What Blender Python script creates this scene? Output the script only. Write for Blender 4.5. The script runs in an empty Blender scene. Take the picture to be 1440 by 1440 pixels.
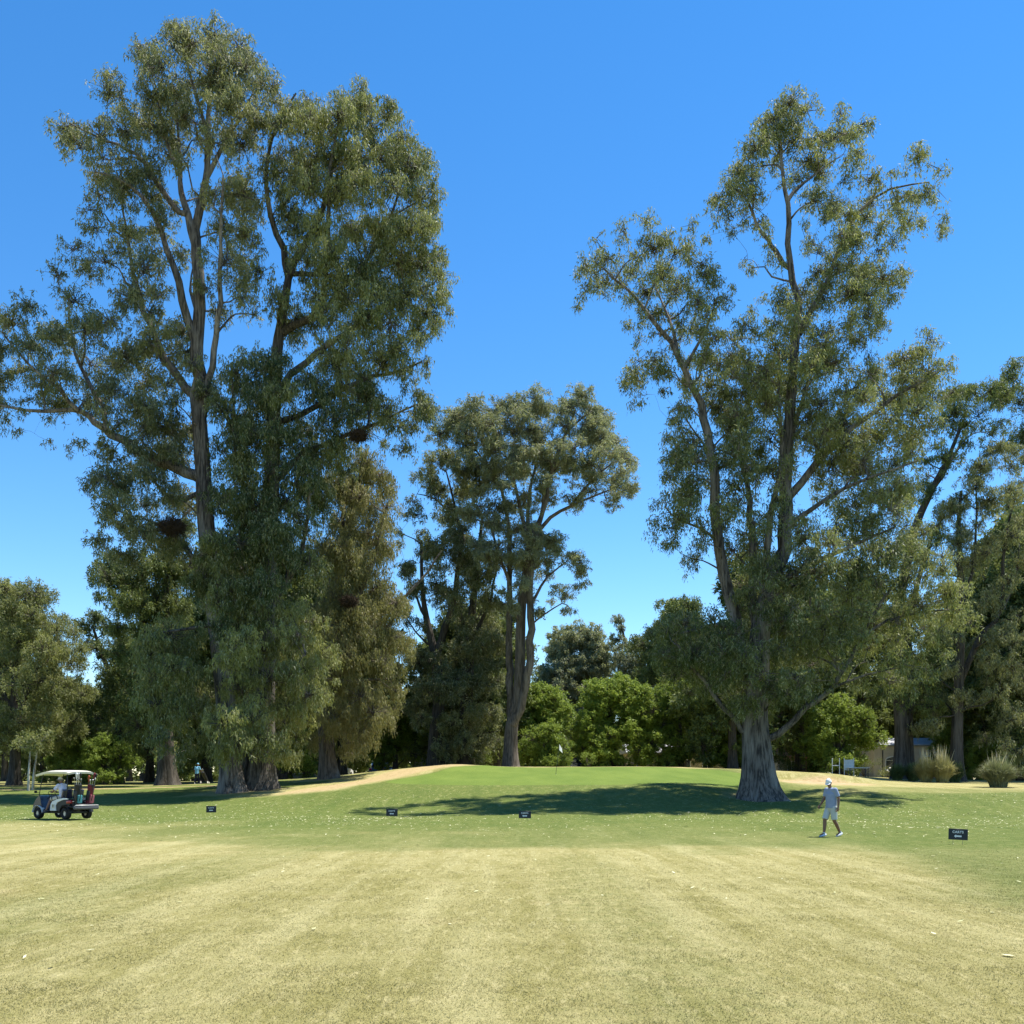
import bpy, math, random
import numpy as np
from mathutils import Vector, Matrix
R = math.radians
scene = bpy.context.scene
COL = scene.collection
STAT = []
F = 1440.0          # focal length in reference pixels
HZ = 1097.0         # horizon row
CAMH = 1.7

def P(px, py, d):
    return np.array([(px-720.0)/F*d, d, CAMH+(HZ-py)/F*d])

# ------------------------------------------------------------------ helpers
def tag(o, label=None, cat=None, group=None, kind=None):
    if label: o['label'] = label
    if cat: o['category'] = cat
    if group: o['group'] = group
    if kind: o['kind'] = kind
    return o

def empty(name, loc=(0, 0, 0), rz=0.0, **kw):
    o = bpy.data.objects.new(name, None)
    COL.objects.link(o)
    o.location = loc
    o.rotation_euler = (0, 0, rz)
    o.empty_display_size = .2
    tag(o, **kw)
    return o

def np_mesh(name, V, faces, mats, attrs=None, smooth=False, mat_idx=None):
    """faces: list of int arrays (n,k) with any k"""
    me = bpy.data.meshes.new(name)
    V = np.asarray(V, np.float32)
    if isinstance(faces, np.ndarray): faces = [faces]
    faces = [np.asarray(f, np.int32) for f in faces if len(f)]
    loops = np.concatenate([f.ravel() for f in faces])
    tot = np.concatenate([np.full(len(f), f.shape[1], np.int32) for f in faces])
    start = np.concatenate([[0], np.cumsum(tot)[:-1]]).astype(np.int32)
    me.vertices.add(len(V)); me.vertices.foreach_set('co', V.ravel())
    me.loops.add(len(loops)); me.loops.foreach_set('vertex_index', loops)
    me.polygons.add(len(tot))
    me.polygons.foreach_set('loop_start', start)
    me.polygons.foreach_set('loop_total', tot)
    if mat_idx is not None: me.polygons.foreach_set('material_index', np.asarray(mat_idx, np.int32))
    me.update(calc_edges=True)
    me.polygons.foreach_set('use_smooth', np.full(len(tot), bool(smooth)))
    for m in (mats if isinstance(mats, (list, tuple)) else [mats]): me.materials.append(m)
    for k, a in (attrs or {}).items():
        at = me.attributes.new(k, 'FLOAT', 'POINT')
        at.data.foreach_set('value', np.asarray(a, np.float32))
    me.update()
    return me

def link(name, me, parent=None, loc=None):
    o = bpy.data.objects.new(name, me)
    COL.objects.link(o)
    if parent: o.parent = parent
    if loc is not None: o.location = loc
    return o

# ------------------------------------------------------------------ materials
def new_mat(name):
    m = bpy.data.materials.new(name); m.use_nodes = True
    nt = m.node_tree; nt.nodes.clear()
    return m, nt, nt.nodes, nt.links

def nd(nt, t, **kw):
    n = nt.nodes.new(t)
    for k, v in kw.items():
        if hasattr(n, k) and k not in ('inputs',): setattr(n, k, v)
    return n

def mixc(nt, fac, a, b, blend='MIX'):
    n = nt.nodes.new('ShaderNodeMix'); n.data_type = 'RGBA'; n.blend_type = blend
    for sock, v in ((n.inputs[0], fac), (n.inputs[6], a), (n.inputs[7], b)):
        if isinstance(v, bpy.types.NodeSocket): nt.links.new(v, sock)
        elif isinstance(v, (int, float)): sock.default_value = v
        else: sock.default_value = (*v, 1) if len(v) == 3 else v
    return n.outputs[2]

def math_n(nt, op, a, b=None, clamp=False):
    n = nt.nodes.new('ShaderNodeMath'); n.operation = op; n.use_clamp = clamp
    for sock, v in ((n.inputs[0], a), (n.inputs[1], b)):
        if v is None: continue
        if isinstance(v, bpy.types.NodeSocket): nt.links.new(v, sock)
        else: sock.default_value = v
    return n.outputs[0]

def ramp(nt, fac, stops):
    n = nt.nodes.new('ShaderNodeMapRange'); n.clamp = True
    nt.links.new(fac, n.inputs[0])
    n.inputs[1].default_value, n.inputs[2].default_value = stops[0], stops[1]
    n.inputs[3].default_value, n.inputs[4].default_value = (stops[2], stops[3]) if len(stops) > 2 else (0, 1)
    return n.outputs[0]

def noise(nt, vec, scale, detail=3, rough=.55, dim='3D'):
    n = nt.nodes.new('ShaderNodeTexNoise'); n.noise_dimensions = dim
    n.inputs['Scale'].default_value = scale; n.inputs['Detail'].default_value = detail
    n.inputs['Roughness'].default_value = rough
    if vec is not None: nt.links.new(vec, n.inputs['Vector'])
    return n.outputs[0]

def mapping(nt, vec, scale=(1, 1, 1), rot=(0, 0, 0), loc=(0, 0, 0)):
    n = nt.nodes.new('ShaderNodeMapping')
    nt.links.new(vec, n.inputs[0])
    n.inputs['Scale'].default_value = scale; n.inputs['Rotation'].default_value = rot; n.inputs['Location'].default_value = loc
    return n.outputs[0]

def simple_mat(name, col, rough=.6, spec=.4, metal=0.0, var=.12, vscale=6.0, col2=None, bump=0.0, coat=0.0):
    m, nt, N, L = new_mat(name)
    out = N.new('ShaderNodeOutputMaterial'); b = N.new('ShaderNodeBsdfPrincipled')
    tc = N.new('ShaderNodeTexCoord')
    n1 = noise(nt, tc.outputs['Object'], vscale, 4)
    f = ramp(nt, n1, (.3, .7))
    dark = col2 or tuple(c*(1-var*1.6) for c in col)
    L.new(mixc(nt, f, dark, col), b.inputs['Base Color'])
    b.inputs['Roughness'].default_value = rough; b.inputs['Metallic'].default_value = metal
    b.inputs['Specular IOR Level'].default_value = spec
    b.inputs['Coat Weight'].default_value = coat
    if bump:
        bp = N.new('ShaderNodeBump'); bp.inputs['Strength'].default_value = bump; bp.inputs['Distance'].default_value = .02
        L.new(n1, bp.inputs['Height']); L.new(bp.outputs[0], b.inputs['Normal'])
    L.new(b.outputs[0], out.inputs[0])
    return m

def leaf_mat(name, ca, cb, cc, trans=.28, rough=.55, spec=.3):
    rough = max(rough, .50)
    """ca/cb by the clump tint attribute, cc by leaf jitter"""
    m, nt, N, L = new_mat(name)
    out = N.new('ShaderNodeOutputMaterial')
    at = N.new('ShaderNodeAttribute'); at.attribute_name = 'tint'
    aj = N.new('ShaderNodeAttribute'); aj.attribute_name = 'jit'
    c = mixc(nt, at.outputs['Fac'], ca, cb)
    c = mixc(nt, ramp(nt, aj.outputs['Fac'], (.55, 1.0, 0, .75)), c, cc)  # pale colour on random leaves stands in for sunlit highlights
    b = N.new('ShaderNodeBsdfPrincipled')
    L.new(c, b.inputs['Base Color']); b.inputs['Roughness'].default_value = rough
    b.inputs['Specular IOR Level'].default_value = spec
    t = N.new('ShaderNodeBsdfTranslucent')
    L.new(mixc(nt, .4, c, (.30, .33, .06), 'MIX'), t.inputs[0])
    mx = N.new('ShaderNodeMixShader'); mx.inputs[0].default_value = trans
    L.new(b.outputs[0], mx.inputs[1]); L.new(t.outputs[0], mx.inputs[2])
    L.new(mx.outputs[0], out.inputs[0])
    return m

def bark_mat(name, dark, light, pale, palef=.5, fiss=1.0):
    m, nt, N, L = new_mat(name)
    out = N.new('ShaderNodeOutputMaterial'); b = N.new('ShaderNodeBsdfPrincipled')
    g = N.new('ShaderNodeNewGeometry')
    v1 = mapping(nt, g.outputs['Position'], (6, 6, .55))
    n1 = noise(nt, v1, 1.6, 6, .65)
    v2 = mapping(nt, g.outputs['Position'], (1.4, 1.4, .25))
    n2 = noise(nt, v2, 1.0, 4, .6)
    c = mixc(nt, ramp(nt, n1, (.40, .58)), dark, light)
    c = mixc(nt, ramp(nt, n2, (.5, .62, 0, palef)), c, pale)
    L.new(c, b.inputs['Base Color']); b.inputs['Roughness'].default_value = .85
    b.inputs['Specular IOR Level'].default_value = .2
    bp = N.new('ShaderNodeBump'); bp.inputs['Strength'].default_value = .9*fiss; bp.inputs['Distance'].default_value = .12
    L.new(n1, bp.inputs['Height']); L.new(bp.outputs[0], b.inputs['Normal'])
    L.new(b.outputs[0], out.inputs[0])
    return m

# ------------------------------------------------------------------ terrain
_ctrl = [  # (px, py, d): spot heights surveyed along the fairway and the raised green
 (90,1149,42),(0,1152,42),(738,1152,44.5),(551,1146,50),(297,1141,54),(1300,1145,48),(1160,1150,47),(950,1150,46),(400,1140,52),
 (345,1113,66),(235,1105,78),(277,1103,87),(42,1104,85),(0,1102,95),(150,1106,80),(150,1118,66),(0,1120,64),(-150,1118,66),
 (720,1112,57),(720,1090,67),(720,1078.5,80),(600,1107,59),(620,1091,68),(640,1075,80),(530,1102,64),(560,1085,74),(450,1110,63),(500,1097,72),
 (463,1095,76),(400,1102,73),(900,1111,57),(900,1090,67),(900,1078,80),(820,1078.5,80),(1000,1109,57.5),(1040,1101,64),(1040,1082,80),(1140,1087,82),(1130,1100,68),
 (1200,1097,74),(1272,1098,80),(1345,1099,82),(1405,1107,66),(1440,1110,62),(1300,1113,58),(1210,1111,58),(1440,1122,52),(1068,1127,56),(1150,1126,51),(1600,1108,64),
 (1600,1120,52),(640,1084,96),(800,1085,96),(950,1085,96),(1100,1091,100),(1300,1095,100),(500,1092,95),
]
_pts = [P(*c) for c in _ctrl]
for x in range(-60, 61, 12):
    for y in (-10, 8, 22, 33, 39):
        _pts.append(np.array([x, y, 0.0]))
for x in range(-30, 31, 10): _pts.append(np.array([x*.9, 43.0, 0.05]))
for x in range(-130, 131, 26):
    for y in (125, 150): _pts.append(np.array([x, y, 1.5 if y > 130 else 1.55]))
for y in (30, 60, 90):
    for x in (-95, 95): _pts.append(np.array([x, y, {30: 0, 60: .9, 90: 1.4}[y]]))
_pts = np.array(_pts)
def _phi(r): return np.sqrt(r*r+4.0)
_A = _phi(np.hypot(_pts[:, None, 0]-_pts[None, :, 0], _pts[:, None, 1]-_pts[None, :, 1]))
_n = len(_pts)
_A = _A + np.eye(_n)*(-.08)
_B = np.zeros((_n+3, _n+3)); _B[:_n, :_n] = _A; _B[:_n, _n] = 1; _B[:_n, _n+1:] = _pts[:, :2]; _B[_n:, :_n] = _B[:_n, _n:].T
_W = np.linalg.solve(_B, np.concatenate([_pts[:, 2], [0, 0, 0]]))
def gz(x, y):
    x = np.asarray(x, float); y = np.asarray(y, float)
    sh = np.broadcast(x, y).shape
    xf = np.broadcast_to(x, sh).ravel(); yf = np.broadcast_to(y, sh).ravel()
    z = np.empty(len(xf))
    for i in range(0, len(xf), 20000):
        s = slice(i, i+20000)
        r = np.hypot(xf[s, None]-_pts[None, :, 0], yf[s, None]-_pts[None, :, 1])
        z[s] = _phi(r)@_W[:_n]+_W[_n]+_W[_n+1]*xf[s]+_W[_n+2]*yf[s]
    # flat near the viewer, level far away
    t = np.clip((yf-38)/6, 0, 1); t = t*t*(3-2*t); z = z*t
    dd = np.maximum(np.abs(xf)-100, np.abs(yf-60)-80)
    q = np.clip(dd/25, 0, 1); q = q*q*(3-2*q)
    z = z*(1-q)+np.where(yf > 60, 1.5, 0)*q
    return z.reshape(sh) if sh else float(z[0])

def seg(x, a, b):
    t = np.clip((x-a)/(b-a), 0, 1); return t*t*(3-2*t)

_vn_rng = np.random.default_rng(5)
_vn = _vn_rng.random((256, 256))
def vnoise(x, y, s):
    x = np.asarray(x)/s; y = np.asarray(y)/s
    xi = np.floor(x).astype(int); yi = np.floor(y).astype(int)
    fx = x-xi; fy = y-yi; fx = fx*fx*(3-2*fx); fy = fy*fy*(3-2*fy)
    g = lambda a, b: _vn[a % 256, b % 256]
    return (g(xi, yi)*(1-fx)+g(xi+1, yi)*fx)*(1-fy)+(g(xi, yi+1)*(1-fx)+g(xi+1, yi+1)*fx)*fy

def ground_attrs(x, y):
    """dry: straw turf fraction, mown: putting green, sand: bare soil/sand"""
    b = x/np.maximum(y, 1.0)*F+720            # bearing, used only to lay the survey out
    n = vnoise(x, y, 3.0)-.5; n2 = vnoise(x+40, y+9, 9.0)-.5
    yy = y+n*3+n2*5
    n3 = vnoise(x+7, y*.8, 1.1)-.5
    dry = (1-seg(yy+n2*3+n3*4+np.abs(x+2)*.10-1.2, 24.5, 31.5))*.72+(1-seg(yy+n3*5, 29, 44))*.28
    dry = np.maximum(dry, (1-seg(x+n*2, -17, -6))*(1-seg(yy, 36, 44))*.75)
    # greener strip on the right of the fairway
    edge = 6.2+(y-12)*.18+n*1.2
    dry = dry*(1-.72*seg(x, edge-.8, edge+1.6)*(1-seg(y, 60, 70)))
    # green strips where the mower turned, on the left
    dry = dry*(1-.28*(1-seg(np.abs(x+5.7+n*1.5+n3*.8), .4, 1.5))*(1-seg(y, 22, 28)))
    dry = dry*(1-.22*(1-seg(np.abs(x-1.3+n*.8+n3*.6), .3, 1.2))*(1-seg(y, 22, 26)))
    # dry rough behind and beside the green
    rough = seg(x, 14.5, 19)*seg(y+n*2+(x-20)*.1, 54.5, 58)*(.62+.5*n2+.3*n)
    rough = np.maximum(rough, (1-seg(x, -14-(y-60)*.0, -10.5))*seg(y+n*3, 74, 84)*.55)
    # bank left of green
    bx = (x+10.8-(y-66)*.42); 
    bank = (1-seg(np.abs(bx+1.0+n*1.5), 2.6, 5.0))*seg(y, 59.5, 62.5)*(1-seg(y, 79, 84))
    rough = np.maximum(rough, bank)
    crest = seg(y, 77.5, 80)*(1-seg(np.abs(x-1), 12.5, 20))
    rough = np.maximum(rough, crest)
    rough = np.maximum(rough, seg(y, 82, 90)*.6)
    rough = np.maximum(rough, seg(x, 17.5, 18.6)*seg(y, 62, 64))
    dry = np.maximum(dry, rough)
    gx = (x-4.2)/12.8; gy = (y-69.5)/10.3
    g = gx**4+np.abs(gy)**3
    mown = (1-seg(g, .82, 1.0))
    mown = mown*(1-bank*.999)
    dry = dry*(1-mown)
    e1 = np.exp(-(((x-21.2)/3.4)**2+((y-69)/2.6)**2)**2)
    sand = e1
    sand = np.maximum(sand, bank*.62*(1-seg(np.abs(bx), 1.2, 3)))
    # pale track on the left
    tr = np.exp(-((y-74.5-(x+22)*.05)/.9)**2)*(1-seg(x, -20, -18.5))
    sand = np.maximum(sand, tr*.8)
    tr2 = np.exp(-((y-93-(x+22)*.05)/1.6)**2)*(1-seg(x, -14, -12))
    sand = np.maximum(sand, tr2*.6)
    for (tx, ty, tr_) in ((-17.6, 66, 3.2), (-13.6, 76, 2.4), (-26.9, 80, 2.6), (13.5, 56, 1.7), (32.2, 84, 2.5), (35.7, 82, 2.2), (-40.8, 84, 2.5)):
        q = np.hypot(x-tx, (y-ty)*1.0)/tr_+n*.5+(vnoise(x, y, .6)-.5)*.5
        sand = np.maximum(sand, (1-seg(q, .65, 1.15))*.42); dry = np.maximum(dry, (1-seg(q, .8, 1.4))*.7)
    return dry, mown, sand

def build_ground_mat():
    m, nt, N, L = new_mat('turf')
    out = N.new('ShaderNodeOutputMaterial'); b = N.new('ShaderNodeBsdfPrincipled')
    g = N.new('ShaderNodeNewGeometry'); pos = g.outputs['Position']
    A = {}
    for k in ('dry', 'mown', 'sand', 'jit'):
        a = N.new('ShaderNodeAttribute'); a.attribute_name = k; A[k] = a.outputs['Fac']
    fine = noise(nt, pos, 26, 5, .75)
    med = noise(nt, pos, 4.5, 5, .65)
    big = noise(nt, pos, .75, 4, .6)
    stripe = noise(nt, mapping(nt, pos, (.9, .10, 1)), 1.0, 3, .55)
    stripe3 = noise(nt, mapping(nt, pos, (1.5, .09, 1), loc=(5.3, 2, 0)), 1.0, 5, .65)
    stripe2 = noise(nt, mapping(nt, pos, (2.6, .5, 1), rot=(0, 0, .18)), 1.0, 3, .6)
    # straw turf
    straw = mixc(nt, ramp(nt, fine, (.36, .64)), (.210, .192, .066), (.415, .372, .158))
    straw = mixc(nt, ramp(nt, med, (.35, .7, 0, .6)), straw, (.42, .365, .16))
    olive = mixc(nt, ramp(nt, fine, (.35, .65)), (.18, .165, .045), (.315, .28, .10))
    gm = math_n(nt, 'ADD', math_n(nt, 'MULTIPLY', stripe, .6), math_n(nt, 'MULTIPLY', math_n(nt, 'ADD', big, stripe2), .4))
    straw = mixc(nt, ramp(nt, gm, (.60, .80, 0, .9)), straw, olive)
    straw = mixc(nt, ramp(nt, noise(nt, pos, .55, 3), (.62, .75, 0, .35)), straw, (.46, .36, .18))
    # green turf
    green = mixc(nt, ramp(nt, fine, (.35, .65)), (.060, .088, .016), (.165, .195, .045))
    green = mixc(nt, ramp(nt, med, (.45, .75, 0, .45)), green, (.19, .20, .06))
    green = mixc(nt, ramp(nt, big, (.4, .7, 0, .35)), green, (.07, .12, .02))
    sp1 = noise(nt, mapping(nt, pos, (4.2, 1.5, 1)), 1.0, 5, .75)
    sp2 = noise(nt, mapping(nt, pos, (9, 2.2, 1)), 1.0, 4, .7)
    green = mixc(nt, ramp(nt, sp1, (.52, .66, 0, .6)), green, (.27, .27, .10))
    green = mixc(nt, ramp(nt, stripe, (.5, .64, 0, .3)), green, (.06, .10, .018))
    green = mixc(nt, ramp(nt, sp2, (.40, .30, 0, .6)), green, (.035, .055, .012))
    straw = mixc(nt, ramp(nt, sp2, (.52, .68, 0, .5)), straw, (.55, .48, .24))
    straw = mixc(nt, ramp(nt, stripe3, (.48, .64, 0, .26)), straw, (.55, .495, .26))
    straw = mixc(nt, ramp(nt, sp1, (.45, .30, 0, .3)), straw, (.27, .24, .08))
    d0 = math_n(nt, 'ADD', A['dry'], math_n(nt, 'MULTIPLY', math_n(nt, 'SUBTRACT', med, .5), math_n(nt, 'MULTIPLY', 1.2, math_n(nt, 'MULTIPLY', A['dry'], math_n(nt, 'SUBTRACT', 1.6, A['dry'])))))
    c = mixc(nt, ramp(nt, d0, (.1, .95)), green, straw)
    # putting surface, closely mown
    pm = mixc(nt, ramp(nt, noise(nt, mapping(nt, pos, (.5, .16, 1)), 1, 3), (.35, .65)), (.110, .165, .028), (.150, .205, .038))
    pm = mixc(nt, ramp(nt, fine, (.3, .7, 0, .2)), pm, (.13, .19, .035))
    c = mixc(nt, ramp(nt, A['mown'], (.3, .7)), c, pm)
    sandc = mixc(nt, ramp(nt, med, (.35, .65)), (.37, .26, .13), (.50, .37, .21))
    c = mixc(nt, ramp(nt, math_n(nt, 'ADD', A['sand'], math_n(nt, 'MULTIPLY', math_n(nt, 'SUBTRACT', med, .5), .5)), (.3, .75)), c, sandc)
    j = ramp(nt, A['jit'], (0, 1, .0, .5))
    c = mixc(nt, j, c, (.60, .55, .30))
    L.new(c, b.inputs['Base Color']); b.inputs['Roughness'].default_value = .9
    b.inputs['Specular IOR Level'].default_value = .12
    bp = N.new('ShaderNodeBump'); bp.inputs['Strength'].default_value = .8; bp.inputs['Distance'].default_value = .05
    L.new(math_n(nt, 'ADD', fine, med), bp.inputs['Height'])
    ab = N.new('ShaderNodeAttribute'); ab.attribute_name = 'blade'
    mv = N.new('ShaderNodeMix'); mv.data_type = 'VECTOR'; L.new(ab.outputs['Fac'], mv.inputs[0])
    L.new(bp.outputs[0], mv.inputs[4]); L.new(g.outputs['Normal'], mv.inputs[5])
    L.new(mv.outputs[1], b.inputs['Normal'])
    tl = N.new('ShaderNodeBsdfTranslucent'); L.new(c, tl.inputs[0])
    ms = N.new('ShaderNodeMixShader'); L.new(math_n(nt, 'MULTIPLY', ab.outputs['Fac'], .5), ms.inputs[0])
    L.new(b.outputs[0], ms.inputs[1]); L.new(tl.outputs[0], ms.inputs[2]); L.new(ms.outputs[0], out.inputs[0])
    return m

M_TURF = build_ground_mat()

def build_ground():
    xs = np.concatenate([np.linspace(-900, -120, 14), np.linspace(-112, -46, 20), np.arange(-44, 44.1, .45), np.linspace(46, 112, 20), np.linspace(120, 900, 14)])
    ys = np.concatenate([np.linspace(-300, -10, 10), np.arange(-6, 50, .7), np.arange(50, 92, .4), np.linspace(93, 150, 34), np.linspace(165, 1500, 16)])
    X, Y = np.meshgrid(xs, ys)
    Z = gz(X, Y)
    lip = seg(Y+vnoise(X, Y, 2.0)*1.2, 71.6, 72.3)*(1-seg(Y, 73.5, 79))*np.exp(-((X-21.5)/4.2)**4)
    Z = Z+.38*lip-.12*np.exp(-(((X-21.2)/3.4)**2+((Y-69)/2.6)**2)**2)
    Z = Z+(vnoise(X, Y, 2.3)-.5)*.05*seg(Y, 30, 50)+(vnoise(X, Y, .9)-.5)*.02
    nx, ny = len(xs), len(ys)
    i = np.arange(ny-1)[:, None]*nx+np.arange(nx-1)[None, :]
    f = np.stack([i, i+1, i+nx+1, i+nx], -1).reshape(-1, 4)
    V = np.stack([X, Y, Z], -1).reshape(-1, 3)
    d, mo, s = ground_attrs(V[:, 0], V[:, 1])
    me = np_mesh('ground', V, f, M_TURF, {'dry': d, 'mown': mo, 'sand': s, 'jit': np.zeros(len(V))}, smooth=True)
    o = link('ground', me); tag(o, kind='structure')
build_ground()

def build_grass():
    rng = np.random.default_rng(11)
    n = 560000
    # density falls with distance
    u = rng.random(n)
    y = 5.2*(30/5.2)**(u**1.05)
    x = (rng.random(n)*2-1)*(y*.56+1.2)
    # clumpy
    keep = rng.random(n) < (.45+.75*vnoise(x*8, y*8, 1.0))*(1-seg(y, 15, 29))
    x, y = x[keep], y[keep]; n = len(x)
    z = gz(x, y)+(vnoise(x, y, .9)-.5)*.02-.004
    h = (.008+.013*rng.random(n)); w = (.0022+.0022*rng.random(n))*(1+y/14)
    a = rng.random(n)*math.tau; lean = rng.random(n)*1.3+.3; la = rng.random(n)*math.tau
    ca, sa = np.cos(a), np.sin(a)
    top = np.stack([x+np.cos(la)*lean*h, y+np.sin(la)*lean*h, z+h], -1)
    p0 = np.stack([x-ca*w, y-sa*w, z], -1); p1 = np.stack([x+ca*w, y+sa*w, z], -1)
    V = np.stack([p0, p1, top], 1).reshape(-1, 3)
    f = np.arange(n*3).reshape(-1, 3)
    d, mo, s = ground_attrs(x, y)
    j = rng.random(n)**2
    rep = lambda q: np.repeat(q, 3)
    o = link('turf_blades', np_mesh('turf_blades', V, f, M_TURF, {'dry': rep(d), 'mown': rep(mo), 'sand': rep(s), 'jit': rep(j*d), 'blade': np.full(3*n, 1.0)}))
    tag(o, 'short dry straw coloured grass of the fairway in front', 'grass', kind='stuff')
build_grass()

def build_litter():
    rng = np.random.default_rng(4)
    xs, ys = [], []
    def patch(n, x0, x1, y0, y1):
        xs.append(rng.uniform(x0, x1, n)); ys.append(rng.uniform(y0, y1, n))
    patch(5500, -30, 26, 30, 52); patch(6000, -28, -3, 37, 58); patch(3500, 10, 28, 36, 56); patch(500, -18, 16, 9, 30); patch(1500, -8, 16, 41, 49)
    x = np.concatenate(xs); y = np.concatenate(ys)
    k = rng.random(len(x)) < -.15+1.3*vnoise(x*1.0, y*1.6, 2.3)*(.5+vnoise(x, y, .9))
    x, y = x[k], y[k]; n = len(x)
    z = gz(x, y)+.016
    a = rng.random(n)*math.tau; l = rng.uniform(.018, .062, n)*(1+(rng.random(n) < .04)*1.3); w = l*rng.uniform(.25, .6, n)
    ca, sa = np.cos(a), np.sin(a); up = rng.uniform(.0, .03, n)
    p = [np.stack([x-ca*l, y-sa*l, z], -1), np.stack([x+sa*w, y-ca*w, z+up*.4], -1), np.stack([x+ca*l, y+sa*l, z+up], -1), np.stack([x-sa*w, y+ca*w, z+up*.6], -1)]
    V = np.stack(p, 1).reshape(-1, 3)
    m, nt, N, L = new_mat('dry_leaf')
    out = N.new('ShaderNodeOutputMaterial'); b = N.new('ShaderNodeBsdfPrincipled')
    at = N.new('ShaderNodeAttribute'); at.attribute_name = 'jit'
    L.new(mixc(nt, at.outputs['Fac'], (.38, .37, .15), (.70, .67, .42)), b.inputs['Base Color']); b.inputs['Roughness'].default_value = .6
    L.new(b.outputs[0], out.inputs[0])
    o = link('fallen_leaves', np_mesh('fallen_leaves', V, np.arange(n*4).reshape(-1, 4), m, {'jit': np.repeat(rng.random(n), 4)}))
    tag(o, 'scattered pale dry leaves lying on the green turf', 'leaves', kind='stuff')
build_litter()

# ------------------------------------------------------------------ trees
class Tubes:
    def __init__(s): s.V = []; s.F = []; s.n = 0
    def tube(s, pts, rad, sides=6, flute=None, seed=0):
        pts = np.asarray(pts, float); rad = np.asarray(rad, float); k = len(pts)
        if k < 2: return
        T = np.gradient(pts, axis=0); T /= np.linalg.norm(T, axis=1)[:, None]+1e-9
        ref = np.array([0.03, 1.0, 0.02]) if abs(T[0, 1]) < .9 else np.array([1.0, 0, 0])
        U = np.cross(T, ref); U /= np.linalg.norm(U, axis=1)[:, None]+1e-9
        W = np.cross(T, U)
        a = np.arange(sides)/sides*math.tau
        rr = rad[:, None]*np.ones((1, sides))
        if flute is not None:
            rg = np.random.default_rng(seed); ph = rg.random(6)*math.tau
            hh = np.arange(k)[:, None]/max(1, k-1)
            f = flute[:, None]*(np.sin(5*a[None]+ph[0]+hh*1.2)*.5+np.sin(9*a[None]+ph[1]-hh*2)*.3+np.sin(15*a[None]+ph[2]+hh*3)*.22)
            rr = rr*(1+f)
        V = pts[:, None, :]+rr[:, :, None]*(np.cos(a)[None, :, None]*U[:, None, :]+np.sin(a)[None, :, None]*W[:, None, :])
        i = np.arange(k-1)[:, None]*sides; j = np.arange(sides)[None, :]; j2 = (j+1) % sides
        f = np.stack([i+j, i+j2, i+sides+j2, i+sides+j], -1).reshape(-1, 4)+s.n
        s.V.append(V.reshape(-1, 3)); s.F.append(f); s.n += k*sides
    def tri_tubes(s, A, B, ra, rb):
        """many straight 3-sided twigs at once"""
        A = np.asarray(A); B = np.asarray(B); n = len(A)
        if not n: return
        T = B-A; T /= np.linalg.norm(T, axis=1)[:, None]+1e-9
        U = np.cross(T, np.array([.31, .57, .2])); U /= np.linalg.norm(U, axis=1)[:, None]+1e-9
        W = np.cross(T, U); rings = []
        for Q, r in ((A, ra), (B, rb)):
            for k in range(3):
                an = k*math.tau/3
                rings.append(Q+(np.cos(an)*U+np.sin(an)*W)*np.asarray(r).reshape(-1, 1))
        V = np.stack(rings, 1).reshape(-1, 3)
        base = np.arange(n)[:, None]*6+s.n
        F_ = np.stack([np.concatenate([base+k, base+(k+1) % 3, base+3+(k+1) % 3, base+3+k], 1) for k in range(3)], 1).reshape(-1, 4)
        s.V.append(V); s.F.append(F_); s.n += n*6
    def mesh(s, name, mat): return np_mesh(name, np.concatenate(s.V), np.concatenate(s.F), mat, smooth=True)

def smooth_line(pts, rad, step=.8):
    pts = np.asarray(pts, float); rad = np.asarray(rad, float)
    if len(pts) < 3:
        n = max(2, int(np.linalg.norm(pts[-1]-pts[0])/step)+1)
        t = np.linspace(0, 1, n)[:, None]
        return pts[0]*(1-t)+pts[-1]*t, np.interp(t[:, 0], [0, 1], [rad[0], rad[-1]])
    out, ro = [], []
    n = len(pts)
    for i in range(n-1):
        p0 = pts[max(i-1, 0)]; p1 = pts[i]; p2 = pts[i+1]; p3 = pts[min(i+2, n-1)]
        m = max(2, int(np.linalg.norm(p2-p1)/step))
        for t in np.linspace(0, 1, m, endpoint=False):
            a = .5*((2*p1)+(-p0+p2)*t+(2*p0-5*p1+4*p2-p3)*t*t+(-p0+3*p1-3*p2+p3)*t**3)
            out.append(a); ro.append(rad[i]*(1-t)+rad[i+1]*t)
    out.append(pts[-1]); ro.append(rad[-1])
    return np.array(out), np.array(ro)

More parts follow.
